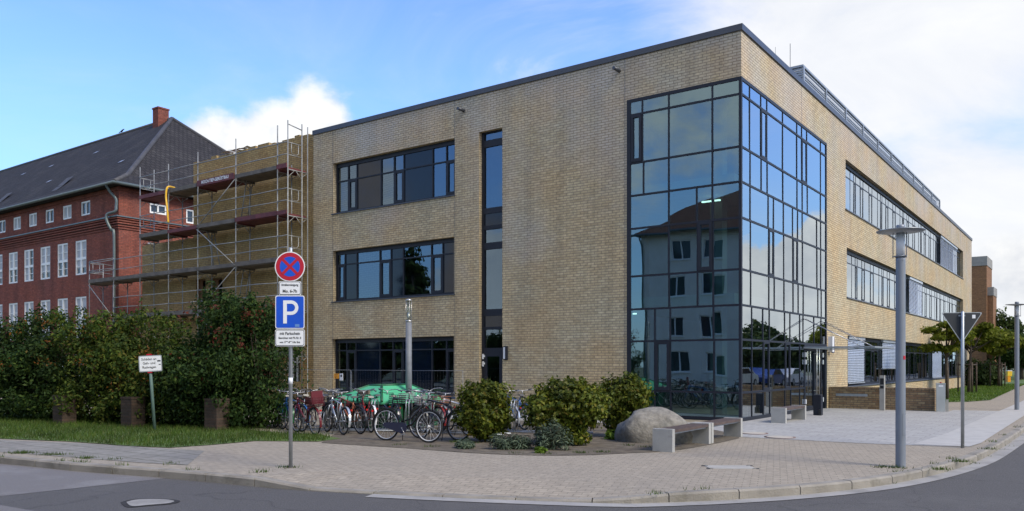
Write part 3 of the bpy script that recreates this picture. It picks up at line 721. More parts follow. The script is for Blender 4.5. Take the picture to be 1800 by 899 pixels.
# bands on the entrance facade
dR = .21
def band(op, tzf, blinds):
    a0, a1, z0, z1 = op; vs = []; ks = ''; a = a0 + .10 + .38; nar = True
    vs.append(a); ks += 's'
    while a < a1 - 1.9:
        for w, k in ((1.12, 'g'), (.60, 'g'), (.34, 's'), (.82, 'g'), (.54, 's'), (1.08, 'g'), (.62, 's')):
            a += w * random.uniform(.96, 1.04)
            if a > a1 - .4: break
            vs.append(a); ks += k
    ks += 'g'
    W = window('R', op, vs, ks, z0 + (z1 - z0) * tzf, dR, M['glass_r'], name='window_band', fw=.05, pr_=.008)
    for (p0, p1, f) in blinds:
        b = MB(); b0, b1 = max(a0 + .03, prx(p0, -.1)), prx(p1, -.1); zb = z1 - .12 - (z1 - .2 - z0) * f
        z = z1 - .14
        while z > zb:
            b.quad((-.085, b0, z), (-.085, b1, z), (-.115, b1, z + .058), (-.115, b0, z + .058)); z -= .07
        b.box(-.15, -.06, b0, b1, zb - .05, zb - .01); b.box(-.16, -.05, b0, b1, z1 - .13, z1 - .004)
        for q in range(5):
            yy = b0 + (b1 - b0) * (q + .5) / 5; b.box(-.067, -.064, yy - .012, yy + .012, zb, z1 - .14)
        b.build('blind', M['blind'], W)
    return W
band(R3, .74, [(1653, 1682, 1.0)])
band(R2, .74, [(1598, 1620.5, 1.0)])
band(R1, .74, [(1490.5, 1519, .97), (1551, 1576, .66), (1639, 1655, 1.0)])
gb = MB(); gb.box(-1.6, -1.5, prx(1520), prx(1560), .2, 1.5); gb.build('pin_board', plain('green_board', (.03, .16, .08), .7), Bd)
# roof plant screen
ps = MB(); py0, py1 = 9.9, 42.5; X0 = -1.2
z = 12.2
while z < 13.24:
    ps.quad((X0, py0, z), (X0, py1, z), (X0 - .03, py1, z + .10), (X0 - .03, py0, z + .10))
    ps.quad((X0, py0, z), (X0 - 4, py0, z), (X0 - 4, py0 + .03, z + .10), (X0, py0 + .03, z + .10)); z += .095
PS = ps.build('plant_screen', plain('louvre_slat', (.30, .33, .36), .5, .2, .08), Bd, recalc=False)
q = MB(); q.box(X0 - .25, X0 - .2, py0 + .2, py1, ZT - .3, 13.2); q.box(X0 - 4, X0 - .2, py0 + .2, py0 + .25, ZT - .3, 13.2); q.build('backing', M['lampgrey'], PS)
q = MB(); q.box(X0 - .14, X0 + .03, py0 - .02, py1, 13.27, 13.35); q.box(X0 - 4, X0 - .14, py0 - .02, py0 + .15, 13.27, 13.35); q.build('top_rail', M['capl'], PS)
n = 10
for k in range(n + 1):
    y = py0 + (py1 - py0) * k / n; q = MB(); q.box(X0 - .05, X0 + .04, y - .05 + (.07 if k == 0 else 0), y + .05 + (.1 if k == 0 else 0), ZT - .3, 13.269); q.build('screen_post', M['capl'], PS)
t = at(1389, 77, 34); an = MB(); bx, by = toB(t); an.tube([(bx, by, ZT - .4), (bx, by, t.z)], .012, 6); an.build('lightning_rod', M['cap'], Bd)
t = at(1363, 83, 36); an = MB(); bx, by = toB(t); an.tube([(bx, by, ZT - .4), (bx, by, t.z)], .007, 6); an.build('lightning_rod', M['cap'], Bd)

# ================================================================== EXTENSION UNDER CONSTRUCTION
EX = empty('extension_building', B(XL - .02, .03), ROT, 'unfinished ochre brick extension behind the scaffold with a ragged stepped top', 'building')
xe = lambda px, py=600: pl(px, py, .03)[0] - (XL - .02)
x1 = xe(340); x2 = xe(250); ztop = pl(342, 287)[1]; zlow = pl(250, 432)[1]
eo = [[xe(344.5), xe(361.6), pl(352, 537)[1], pl(352, 491)[1]], [xe(371.5), xe(391), pl(382, 536)[1], pl(382, 489)[1]], [xe(503), xe(527), .9, pl(515, 616)[1]]]
ew = MB(); facade(ew, 'L', x1, 0, -.2, ztop, eo, .3)
facade(ew, 'L', x2, x1, -.2, zlow, [], .3)
ew.quad((x1, 0, zlow), (x1, .4, zlow), (x1, .4, ztop), (x1, 0, ztop)); ew.quad((x1, .4, zlow), (x2, .4, zlow), (x2, 0, zlow), (x1, 0, zlow))
ew.quad((x2, 0, -.2), (x2, 3, -.2), (x2, 3, zlow), (x2, 0, zlow)); ew.quad((x1, .4, ztop), (0, .4, ztop), (0, 0, ztop), (x1, 0, ztop))
ew.quad((x1, .4, zlow), (x1, .4, ztop), (0, .4, ztop), (0, .4, zlow))
ew.build('wall', M['ochre'], EX, recalc=False)
tt = MB(); x = x1
while x < -.1:                                   # raw top courses
    w = random.uniform(.2, .9)
    tt.box(x, min(x + w, 0), .004, .30, ztop + .001, ztop + random.choice((.02, .05, .08, .12)))
    x += w + random.uniform(0, .25)
tt.build('raw_course', M['ochre'], EX)
for (x0, x1_, c) in ((x2, x2 + 1.2, zlow), (x1 + 2.2, x1 + 4.2, ztop + .1)):
    q = MB(); n = 7
    for k in range(n):
        a = x0 + (x1_ - x0) * k / n; b = x0 + (x1_ - x0) * (k + 1) / n
        q.quad((a, -.05, c + random.uniform(.04, .12)), (b, -.05, c + random.uniform(.04, .12)), (b, .4, c + random.uniform(.05, .16)), (a, .4, c + random.uniform(.05, .16)))
    q.build('plastic_sheet', M['signwhite'], EX, recalc=False)
for o in eo[:2]:
    q = MB(); q.box(o[0], o[0] + .06, .15, .22, o[2], o[3]); q.box(o[1] - .06, o[1], .15, .22, o[2], o[3]); q.box(o[0] + .06, o[1] - .06, .15, .22, o[3] - .06, o[3]); q.box(o[0] + .06, (o[0] + o[1]) / 2 - .1, .16, .20, o[2], o[3] - .06)
    q.build('door_frame', plain('raw_door_wood', (.16, .075, .03), .7), EX)
q = MB(); o = eo[2]
for k in range(4): a = o[0] + (o[1] - o[0]) * k / 3; q.box(a - .03, a + .03, .1, .16, o[2], o[3])
q.box(o[0], o[1], .101, .159, o[2] + .8, o[2] + .86); q.build('window_frame', M['signwhite'], EX)
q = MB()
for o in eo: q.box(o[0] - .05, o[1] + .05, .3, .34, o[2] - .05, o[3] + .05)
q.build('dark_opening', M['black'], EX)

# ================================================================== SCAFFOLD
SC = empty('scaffold', B(0, 0), ROT, 'galvanised steel scaffold with grey and maroon boards in front of the ochre extension', 'scaffold')
VI, VO = -.38, -1.10
ub = [-18.5, -19.15, -21.95, -24.75, -27.1, -29.55, -32.0, -34.4]
lev = [2.05, 3.95, 5.87, 7.78, 9.66]
maxb = {2.05: 5, 3.95: 6, 5.87: 7, 7.78: 5, 9.66: 5}
red = {(4, 4), (4, 2), (3, 1), (3, 3), (4, 0), (3, 0)}
def pipe(pts, nm, r=.024, mat='scafsteel', par=SC):
    t = MB(); t.tube(pts, r, 6); return t.build(nm, M[mat], par)
for li, z in enumerate(lev):
    for b in range(maxb[z]):
        xa, xb = ub[b] - .01, ub[b + 1] + .01
        d = MB(); mt = M['deckred'] if (li, b) in red else M['deck']
        sag = random.uniform(-.015, .015)
        for k in range(3):
            y = -1.08 + k * .31; d.box(xb, xa, y, y + .30, z - .05 + sag, z)
        d.box(xb, xa, VO - .065, VO - .035, z - .03, z + .13 + random.uniform(0, .03))
        d.box(xb, xb + .06, -1.08, -.15, z - .11, z - .051); d.box(xa - .06, xa, -1.08, -.15, z - .11, z - .051)
        d.build('deck', mt, SC)
        # guard rails along the street side
        if li > 0:
            for h in (.52, 1.02):
                wv = random.uniform(-.03, .03)
                pipe([(xa, VO - .02, z + h), ((xa + xb) / 2, VO - .02, z + h + wv), (xb, VO - .02, z + h)], 'guardrail', .02)
topz = lambda u_i: {0: 11.55, 1: 11.45, 2: 11.35, 3: 11.2, 4: 11.0, 5: 11.2}.get(u_i)
for i, x in enumerate(ub):
    if i <= 5:
        zt = topz(i)
        pipe([(x, VO, .0), (x, VO, zt)], 'standard', .026)
        pipe([(x, VI, .0), (x, VI, zt - 1.5 if i not in (0, 5) else zt)], 'standard', .026)
    elif i == 6: pipe([(x, VO, 0), (x, VO, 6.95)], 'standard', .026); pipe([(x, VI, 0), (x, VI, 5.9)], 'standard', .026)
    else: pipe([(x, VO, 3.0), (x, VO, 6.95)], 'standard', .026); pipe([(x, VI, 3.0), (x, VI, 6.9)], 'standard', .026)
    for z in lev:
        if i <= maxb[z] :
            q = MB(); q.tube([(x, VO, z - .10), (x, -.12, z - .10)], .024, 6); q.tube([(x, VO, z - .12), (x, VO + .32, z - .42)], .016, 5) if False else q.tube([(x, VO, z - .42), (x, VO + .32, z - .12)], .014, 5)
            q.tube([(x, VI, z - .42), (x, VI - .30, z - .12)], .014, 5); q.tube([(x, VI, z - .30), (x, -.12, z - .12)], .014, 5)
            q.build('transom', M['scafsteel'], SC)
# diagonals, ladders, end guards
for (x0, z0, x1_, z1) in ((-24.75, 7.8, -21.95, 9.6), (-21.95, 5.9, -24.75, 7.7), (-24.75, 3.98, -21.95, 5.8), (-32.0, 4.0, -34.4, 5.75), (-27.1, 2.1, -29.5, 3.9), (-21.95, 2.1, -24.75, 3.9)):
    pipe([(x0, VO - .05, z0), (x1_, VO - .05, z1)], 'brace', .021)
for (x0, z0, lean) in ((-22.3, 7.8, .45), (-24.2, 5.9, -.55), (-22.5, 3.97, .45), (-24.2, 2.08, -.5)):
    q = MB()
    for yy in (-.62, -.30): q.tube([(x0, yy, z0), (x0 + lean, yy, z0 + 1.9)], .02, 6)
    for k in range(6):
        t = (k + .5) / 6; q.tube([(x0 + lean * t, -.62, z0 + 1.9 * t), (x0 + lean * t, -.30, z0 + 1.9 * t)], .013, 5)
    q.build('ladder', M['scafsteel'], SC)
for (x, zs) in ((-18.5, lev[1:]), (-29.55, (7.78, 9.66)), (-34.4, (5.87,))):
    for z in zs:
        pipe([(x, VO, z + 1.0), (x, VI, z + 1.0)], 'end_rail', .02); pipe([(x, VO, z + .5), (x, VI, z + .5)], 'end_rail', .018)
        pipe([(x, VO + .18, z + 1.0), (x, VO + .18, z + .62), (x, VO + .26, z + .55), (x, VI - .26, z + .55), (x, VI - .18, z + .62), (x, VI - .18, z + 1.0)], 'end_guard', .015)
pipe([(-18.5, VO, 11.4), (-18.5, VI, 11.3)], 'end_rail', .022); pipe([(-18.5, VI, 0), (-18.5, -.08, 0.02), (-18.5, -.08, 11.5)], 'standard', .024)
for z in (.6, 1.1): pipe([(-32, VO, 5.87 + z), (-34.4, VO, 5.87 + z), (-34.4, .15, 5.87 + z * .9)], 'guardrail', .02)
q = MB(); q.box(-34.35, -32, -1.08, -.15, 5.8, 5.85); q.build('deck', M['deck'], SC)
bn = MB(); bn.box(-24.7, -22.0, VO - .085, VO - .066, 9.62, 9.88); BN = bn.build('banner', M['deckred'], SC)
text_obj('HOCH-TIEF-GERÜSTBAU', .20, 'lettering', M['signwhite'], BN, (-23.35, VO - .088, 9.76), (PI / 2, 0, 0), bold=.004, sx=.92)
hz = pl(297, 335, -1.2); hx = hz[0]
hs = MB(); hp = [(hx + .1, -.6, 9.72), (hx + .05, -.9, 9.86), (hx, -1.18, 9.9), (hx - .02, -1.30, 9.78), (hx - .03, -1.33, 9.4), (hx + .06, -1.33, 8.9), (hx + .1, -1.32, 8.5), (hx + .13, -1.31, 8.2)]
hs.tube([Vector(p) for p in smooth_line(hp, 5)], .045, 10)
o = hs.build('hose', M['hose']); o.location = B(0, 0); o.rotation_euler = (0, 0, ROT); tag(o, 'yellow ribbed hose hanging over the top scaffold deck by the red building', 'hose')

# ================================================================== RED BRICK BUILDING
RU, RV = -34.1, .3; RWd = 15.8; RE = 11.2; RL = 34
RB = empty('red_brick_building', B(RU, RV), ROT, 'long red brick building with white windows and steep dark hipped roof', 'building')
fw_ = lambda px, py: (pl(px, py, RV)[0] - RU, pl(px, py, RV)[1])
ops = []; wins = []
per = 2.1
for i in range(9):
    a1 = -3.0 - per * i; ops.append([a1 - 1.02, a1, 9.93, 10.72]); wins.append((ops[-1], 's', i))
    a1 = -3.42 - per * i; ops.append([a1 - 1.25, a1, 6.65, 8.58]); wins.append((ops[-1], 't', i))
    ops.append([a1 - 1.25, a1, 3.1, 5.42]); wins.append((ops[-1], 't', i))
    if i < 9: ops.append([a1 - 1.25, a1, .6, 2.2]); wins.append((ops[-1], 't', i))
rw = MB(); facade(rw, 'L', -RL, 0, -.2, RE, ops, .12)
rops = [[1.75, 2.75, 9.95, 10.5], [3.95, 4.9, 9.7, 10.5], [1.7, 3.2, 6.9, 8.35]]
facade(rw, 'R', 0, RWd, -.2, RE, rops, .12)
rw.quad((-RL, 0, -.2), (-RL, RWd, -.2), (-RL, RWd, RE), (-RL, 0, RE)); rw.quad((-RL, RWd, -.2), (0, RWd, -.2), (0, RWd, RE), (-RL, RWd, RE))
rw.build('wall', M['redbrick'], RB, recalc=False)
def rwin(ax, op, t, i):
    a0, a1, z0, z1 = op; q = MB(); d0, d1 = .03, .10
    w = .09
    boxP(q, ax, a0 + .004, a0 + w, d0, d1, z0, z1); boxP(q, ax, a1 - w, a1 - .004, d0, d1, z0, z1); boxP(q, ax, a0 + w, a1 - w, d0, d1, z1 - w, z1 - .003); boxP(q, ax, a0 + w, a1 - w, d0, d1, z0 + .003, z0 + w)
    m = (a0 + a1) / 2
    if t == 't':
        boxP(q, ax, m - .07, m + .07, d0 - .01, d1, z0 + w, z1 - w); zm = z0 + (z1 - z0) * .47
        boxP(q, ax, a0 + w, m - .07, d0 - .005, d1, zm - .07, zm + .07); boxP(q, ax, m + .07, a1 - w, d0 - .005, d1, zm - .07, zm + .07)
        for (c0, c1) in ((a0 + w, m - .07), (m + .07, a1 - w)):
            for (q0, q1, n) in ((z0 + w, zm - .07, 2), (zm + .07, z1 - w, 2)):
                boxP(q, ax, c0, c1, d0 + .02, d1, (q0 + q1) / 2 - .018, (q0 + q1) / 2 + .018)
    else:
        boxP(q, ax, m - .045, m + .045, d0, d1, z0 + w, z1 - w)
    W = q.build('window', M['white'], RB)
    p = MB(); boxP(p, ax, a0 + w, a1 - w, .085, .12, z0 + w, z1 - w)
    p.build('pane', M['curtain'] if (t == 's' and i in (1, 3, 4)) else M['glass_s'] if False else M['darkwin'], W)
    if t == 't':
        cu = MB()
        if random.random() < .8: boxP(cu, ax, a0 + w, a1 - w, .078, .084, z0 + (z1 - z0) * random.choice((.5, .5, .2)), z1 - w)
        else: boxP(cu, ax, a0 + w, m - .07, .078, .084, z0 + w, z1 - w)
        cu.build('curtain', M['curtain'], W)
for (op, t, i) in wins: rwin('L', op, t, i)
for op in rops: rwin('R', op, 't' if op[3] - op[2] > 1 else 's', 0)
co = MB()
for k, (z, pj) in enumerate(((8.85, .05), (8.98, .085), (9.11, .12), (9.24, .155), (9.37, .19))):
    co.box(-RL, 0, -pj, 0, z, z + .075); co.box(0, pj, -pj, RWd, z, z + .075)
co.build('cornice', M['redbrick'], RB)
q = MB(); q.box(-RL, .24, -.24, -.002, 9.46, 9.52); q.box(.002, .24, 0, RWd, 9.46, 9.52); q.build('ledge', M['zinc'], RB)
q = MB(); q.box(-RL, .08, -.08, -.002, RE - .32, RE - .14); q.box(.002, .08, 0, RWd, RE - .32, RE - .14); q.build('eaves_course', M['redbrick'], RB)
# roof: hipped, kicked out at the eaves
a = RWd / 2; RZ = 18.0; ov = .55; ks = 1.1
kz_ = RE + .62
def rp(off, z): return [(off, -off, z), (off, RWd + off, z)]
rf = MB()
L2 = -RL - 2
Epts = dict(e0=(ov, -ov, RE - .02), e1=(ov, RWd + ov, RE - .02), k0=(-ks, ks, kz_ + .25), k1=(-ks, RWd - ks, kz_ + .25), ap=(-a, a, RZ))
le, lk, lr = (L2, -ov, RE - .02), (L2, ks, kz_ + .25), (L2, a, RZ)
lk1, le1 = (L2, RWd - ks, kz_ + .25), (L2, RWd + ov, RE - .02)
E = Epts
rf.quad(le, E['e0'], E['k0'], lk); rf.quad(lk, E['k0'], E['ap'], lr)
rf.quad(E['e0'], E['e1'], E['k1'], E['k0']); rf.quad(E['k0'], E['k1'], E['ap'])
rf.quad(E['e1'], le1, lk1, E['k1']); rf.quad(E['k1'], lk1, lr, E['ap'])
rf.quad((L2, -ov, RE - .08), (ov, -ov, RE - .08), (ov, RWd + ov, RE - .08), (L2, RWd + ov, RE - .08))
RF = rf.build('roof', M['rooftile'], RB)
q = MB(); q.tube([E['e0'], E['k0'], E['ap']], .13, 8); q.tube([E['e1'], E['k1'], E['ap']], .13, 8); q.tube([E['ap'], lr], .11, 8); q.build('ridge_tiles', M['ridgetile'], RF)
# slates lifted by skylights, small vent tiles
def onroof(px, py):
    k = (px - 900) / F; bx = CX; by = CY
    dx = k * E1.x + E1.y; dy = k * E2.x + E2.y; dz = (HOR - py) / F
    # front slope plane through k-line and ridge: z = z0 + s*(y - ks)
    s = (RZ - (kz_ + .25)) / (a - ks); z0 = kz_ + .25
    y0 = by - RV
    t = (z0 + s * (y0 - ks) - EYE) / (dz - s * dy)
    return bx + t * dx - RU, y0 + t * dy, EYE + dz * t, s
for px, py in ((213, 285), (169, 269), (90, 293), (41, 307), (86, 320)):
    x, y, z, s = onroof(px, py); q = MB(); q.quad((x - .22, y - .12, z - .12 * s + .06), (x + .22, y - .12, z - .12 * s + .06), (x + .22, y + .12, z + .12 * s + .03), (x - .22, y + .12, z + .12 * s + .03)); q.build('vent_tile', M['capl'], RF, recalc=False)
for px, py in ((116, 322), (10, 349)):
    x, y, z, s = onroof(px, py)
    q = MB(); q.quad((x - .4, y - .35, z - .35 * s + .06), (x + .4, y - .35, z - .35 * s + .06), (x + .4, y + .25, z + .25 * s + .2), (x - .4, y + .25, z + .25 * s + .2))
    q.quad((x - .4, y - .35, z - .35 * s), (x - .4, y - .35, z - .35 * s + .06), (x - .4, y + .25, z + .25 * s + .2), (x - .4, y + .25, z + .25 * s)); q.build('roof_hatch', M['ridgetile'], RF, recalc=False)
    q = MB(); q.quad((x - .35, y - .75, z - .75 * s + .03), (x + .35, y - .75, z - .75 * s + .03), (x + .4, y - .36, z - .36 * s + .05), (x - .4, y - .36, z - .36 * s + .05)); q.build('flashing', M['ridgetile'], RF, recalc=False)
cxp, cyp = -8.6, 7.55
q = MB(); q.box(cxp - .36, cxp + .30, cyp - .38, cyp + .38, 16.2, 18.6); CH = q.build('chimney', M['redbrick'], RF)
q = MB(); q.box(cxp - .40, cxp + .34, cyp - .42, cyp + .42, 18.6, 18.7); q.build('chimney_cap', M['redbrick'], RF)
gt_ = MB(); gt_.tube([(-RL, -ov - .06, RE - .05), (ov + .06, -ov - .06, RE - .05), (ov + .06, RWd, RE - .05)], .085, 8); gt_.build('gutter_pipe', M['zinc'], RB)
dp = MB(); dp.tube(smooth_line([(-.25, -ov, RE - .1), (-.2, -.35, RE - .45), (-.02, -.14, RE - .8), (-.02, -.13, 10.0), (-.06, -.16, 9.75), (-.5, -.34, 9.62), (-.55, -.36, 9.3), (-.35, -.2, 8.75), (-.25, -.12, 8.5), (-.25, -.12, 5), (-.25, -.12, 0)], 4), .075, 8); dp.build('downpipe', M['zinc'], RB)
sb_ = MB(); bp_ = Vector(onroof(241, 215)[:3]) + Vector((0, .3, .25))
# jackdaw on the ridge
bd = MB(); o_ = Vector((onroof(243, 216)[0], a, RZ + .10))
bd.tube([(0, 0, .10), (.06, 0, .14), (.16, 0, .22), (.24, 0, .30), (.30, 0, .36), (.36, 0, .39), (.45, 0, .38)], [.02, .07, .09, .075, .05, .055, .008], 8)
bd.tube([(0, 0, .12), (-.16, 0, .04)], [.05, .02], 6); bd.tube([(.16, .03, .16), (.15, .03, 0)], .01, 5); bd.tube([(.16, -.03, .16), (.15, -.03, 0)], .01, 5)
bo = bd.build('bird', M['black']); bo.location = B(RU + o_.x, RV + o_.y, o_.z); bo.rotation_euler = (0, 0, ROT + .6); bo.scale = (.7, .7, .7); tag(bo, 'small dark bird perched on the ridge of the red building roof', 'bird')

# ================================================================== PLANTS
def leaf_mesh(name, blobs, n, size, mat, parent=None, asp=.5, shell=.25, up=.25, bump=.16, floor=None):
    """blobs: (x,y,z,rx,ry,rz); leaves are small diamond faces spread through the outer volume of each blob"""
    bl = np.array(blobs, float); area = (bl[:, 3] * bl[:, 4] + bl[:, 4] * bl[:, 5] + bl[:, 3] * bl[:, 5]); area /= area.sum()
    idx = np.random.choice(len(bl), n, p=area)
    d = np.random.normal(size=(n, 3)); d /= np.linalg.norm(d, axis=1)[:, None]
    ph = np.random.uniform(0, 6.28, (len(bl), 6))
    w = bump * (np.sin(d[:, 0] * 5 + ph[idx, 0]) * np.sin(d[:, 1] * 5 + ph[idx, 1]) + .7 * np.sin(d[:, 2] * 9 + ph[idx, 2]) * np.sin(d[:, 0] * 9 + ph[idx, 3]) + .5 * np.sin(d[:, 1] * 15 + ph[idx, 4]) * np.sin(d[:, 2] * 15 + ph[idx, 5]))
    r = 1 - np.abs(np.random.normal(0, shell, n)) + np.random.normal(0, .04, n); r = np.clip(r, .05, 1.15) * (1 + w)
    c = bl[idx, :3] + d * r[:, None] * bl[idx, 3:6]
    if floor is not None:
        keep = c[:, 2] > floor; c = c[keep]; d = d[keep]; n = len(c)
    nr = d * .8 + np.random.normal(0, .55, (n, 3)) + np.array([0, 0, up]); nr /= np.linalg.norm(nr, axis=1)[:, None]
    a = np.cross(nr, np.random.normal(size=(n, 3))); a /= np.linalg.norm(a, axis=1)[:, None]; b = np.cross(nr, a)
    s = size * np.random.uniform(.6, 1.3, (n, 1))
    p0 = c - a * s; p1 = c + b * s * asp + a * s * .1 + nr * s * .15; p2 = c + a * s; p3 = c - b * s * asp + a * s * .1 + nr * s * .15
    v = np.stack([p0, p1, p2, p3], 1).reshape(-1, 3)
    me = bpy.data.meshes.new(name); me.vertices.add(n * 4); me.vertices.foreach_set('co', v.ravel())
    me.loops.add(n * 4); me.loops.foreach_set('vertex_index', np.arange(n * 4, dtype=np.int32))
    me.polygons.add(n); me.polygons.foreach_set('loop_start', np.arange(0, n * 4, 4, dtype=np.int32)); me.polygons.foreach_set('loop_total', np.full(n, 4, dtype=np.int32))
    me.update(calc_edges=True); me.materials.append(mat)
    o = bpy.data.objects.new(name, me); COL.objects.link(o)
    if parent: o.parent = parent
    return o
def stems(parent, n, h, spread, r=.02, name='stem'):
    q = MB()
    for _ in range(n):
        t = random.uniform(0, 2 * PI); s = random.uniform(.2, 1) * spread
        q.tube([(math.cos(t) * .1 * s, math.sin(t) * .1 * s, -.02), (math.cos(t) * s * .5 + random.gauss(0, .04), math.sin(t) * s * .5, h * .5), (math.cos(t) * s, math.sin(t) * s, h)], [r, r * .75, r * .3], 5)
    return q.build(name, M['bark'], parent)
# hedge along the street
hl = [(g(-60, 742), 3.15, 'leaf_hedge2', 'leaf_orange', .10, 'dark green hedge shrub with a few rusty leaves, leftmost in the photo'),
      (g(20, 745), 3.2, 'leaf_hedge2', 'leaf_orange', .12, 'hedge shrub with rusty leaf tips left of the first brick pier'),
      (g(115, 748), 3.2, 'leaf_hedge', 'leaf_orange', .03, 'bright green hedge shrub between the two brick piers on the left'),
      (g(185, 751), 3.15, 'leaf_hedge', 'leaf_orange', .05, 'yellow green hedge shrub standing right behind the middle brick pier'),
      (g(250, 754), 2.5, 'leaf_hedge', 'leaf_orange', .14, 'hedge shrub with orange leaves behind the leaning white sign'),
      (g(305, 757), 2.2, 'leaf_hedge2', 'leaf_red', .05, 'low dark green hedge shrub between the leaning sign and the red leaved shrub'),
      (g(358, 759), 3.55, 'leaf_hedge2', 'leaf_red', .16, 'tall loose hedge shrub with dark red leaves in front of the scaffold'),
      (g(404, 761), 3.45, 'leaf_hedge2', 'leaf_red', .15, 'hedge shrub with crimson leaves at the right end, beside the parking sign')]
for (p, h, m1, m2, fr, lab) in hl:
    c = p + Vector((.3, 1.5, 0))
    E_ = empty('hedge_shrub', c, random.uniform(-.3, .3), lab, 'shrub', 'hedge shrubs along the verge')
    if 'right end' in lab: E_.scale = (.78, .85, 1)
    W_ = 1.35; bl = [(0, 0, h * .36, W_, 1.2, h * .38), (0, -.1, .45, W_, 1.0, .5)]
    for _ in range(9):
        bl.append((random.uniform(-.95, .95), random.uniform(-.75, .6), random.uniform(.3, .78) * h, random.uniform(.5, .8), random.uniform(.45, .7), random.uniform(.4, .62)))
    bl.append((random.uniform(-.6, .6), 0, h * .80, .6, .5, h * .2))
    for _ in range(9): bl.append((random.uniform(-1.2, 1.2), random.uniform(-.7, .4), h * random.uniform(.80, .95), random.uniform(.12, .26), random.uniform(.12, .26), random.uniform(.25, .5)))
    for _ in range(6): bl.append((random.uniform(-1.2, 1.2), random.uniform(-1.15, -.85), random.uniform(.3, 2.0), random.uniform(.2, .4), .25, random.uniform(.2, .4)))
    leaf_mesh('foliage', bl, 15000, .056, M[m1], E_, .5, .24, floor=.04)
    bl2 = [(random.uniform(-1.2, 1.2), random.uniform(-1.25, -.8), random.uniform(.42, .92) * h, random.uniform(.15, .45), .3, random.uniform(.12, .3)) for _ in range(9)]
    leaf_mesh('autumn_foliage', bl2, int(1150 * fr), .045, M[m2], E_, .5, .4)
    stems(E_, 7, h * .7, .8, .028)
for i, (px, py, lab) in enumerate(((80, 750, 'old brown brick pier half buried in the hedge, leftmost of three'), (204, 756, 'old brown brick pier in the hedge, the middle one of three'), (357, 762, 'old brown brick pier in the hedge right of the leaning sign'))):
    p = g(px, py); q = MB(); q.box(-.22, .22, -.2, .2, -.02, .74); q.box(-.23, .23, -.21, .21, .74, .79)
    o = q.build('brick_pier', M['pier']); o.location = p + Vector((0, .92, 0)); o.rotation_euler = (0, 0, ROT + .1); tag(o, lab, 'pier', 'brick piers in the hedge')
# rounded bushes in the bed
def bush(name, p, bl, n, size, mat, lab, cat, grp=None, **kw):
    E_ = empty(name, p, 0, lab, cat, grp)
    if name == 'bush' and size < .1:
        q = MB(); extra = []
        for _ in range(16):                      # stray shoots with a few leaves each
            b_ = random.choice(bl); t = random.uniform(0, 6.28); e = random.uniform(-.2, 1.3)
            d_ = Vector((math.cos(t) * math.cos(e), math.sin(t) * math.cos(e), math.sin(e)))
            a_ = Vector(b_[:3]) + Vector((d_.x * b_[3], d_.y * b_[4], d_.z * b_[5])) * .8
            tip = a_ + (d_ + Vector((0, 0, .5))).normalized() * random.uniform(.10, .22)
            q.tube([a_, (a_ + tip) / 2 + Vector((0, 0, .01)), tip], [.005, .004, .002], 4); extra.append((*((a_ * .3 + tip * .7)), .05, .05, .10))
        q.build('shoots', M['bark'], E_); leaf_mesh('shoot_leaves', extra, 260, size * 1.05, M[mat], E_, .5, .5)
    kw.setdefault('bump', .3); leaf_mesh('foliage', bl, n, size, M[mat], E_, **kw); return E_
p = g(852, 777); b1 = bush('bush', p, [(0, 0, .55, .42, .42, .42), (-.12, -.05, .95, .42, .4, .30), (.15, 0, 1.0, .38, .36, .27), (-.2, -.1, .55, .42, .38, .3), (.25, .0, .52, .36, .36, .3), (.0, 0, .22, .25, .25, .25)], 12500, .045, 'leaf_bush', 'two tiered yellow green bush beside the black bicycle on the right of the row', 'bush', 'rounded bushes in the bed', floor=.05, asp=.55); stems(b1, 6, .8, .25, .016)
p = g(995, 783); b2 = bush('bush', p, [(-.1, .1, .8, .68, .55, .48), (.25, 0, .85, .5, .45, .42), (-.45, .0, .68, .38, .4, .4), (.1, .1, 1.0, .5, .4, .32), (.4, .0, .75, .4, .4, .38), (.1, 0, .35, .32, .3, .36), (.2, -.1, .15, .28, .2, .2)], 19000, .045, 'leaf_bush', 'largest rounded yellow green bush, in the middle of the bed', 'bush', 'rounded bushes in the bed', floor=.05, asp=.55); stems(b2, 8, .9, .4, .018)
p = g(1091, 769); b3 = bush('bush', p, [(0, 0, .88, .52, .45, .44), (.18, -.1, .98, .44, .4, .38), (-.17, -.05, .78, .44, .38, .42), (0, 0, .4, .34, .34, .38)], 13000, .045, 'leaf_bush', 'rounded yellow green bush directly left of the boulder', 'bush', 'rounded bushes in the bed', floor=.05, asp=.55); stems(b3, 6, .8, .3, .016)
def juniper(px, py, w, h, lab):
    p = g(px, py); E_ = empty('juniper', p, 0, lab, 'juniper', 'grey green junipers at the bed edge')
    bl = [(random.uniform(-w, w), random.uniform(-.15, .15), h * random.uniform(.2, .55), .16, .16, h * random.uniform(.35, .6)) for _ in range(12)]
    leaf_mesh('foliage', bl, 2600, .05, M['leaf_jun'], E_, .18, .4, up=1.2, floor=.0); stems(E_, 6, h * .8, w, .01)
juniper(895, 790, .38, .34, 'low wide grey green juniper below the two tiered bush')
juniper(970, 791, .26, .56, 'taller pointed grey green juniper below the largest bush')
juniper(819, 788, .06, .18, 'tiny grey green juniper at the left end of the bed')
for (px, py, s, lab) in ((1080, 773, .15, 'light green leafy plant between the rounded bush and the boulder'), (1129, 777, .15, 'light green leafy plant in front of the boulder beside the bench'), (950, 797, .08, 'smallest light green plant at the paved edge of the bed')):
    p = g(px, py); E_ = empty('perennial', p, 0, lab, 'plant', 'light green plants in the bed'); leaf_mesh('foliage', [(0, 0, s * .6, s * 1.3, s, s * .8)], int(2600 * s), .055, M['leaf_perennial'], E_, .7, .4, up=1, floor=.0); stems(E_, 5, s, s, .006)

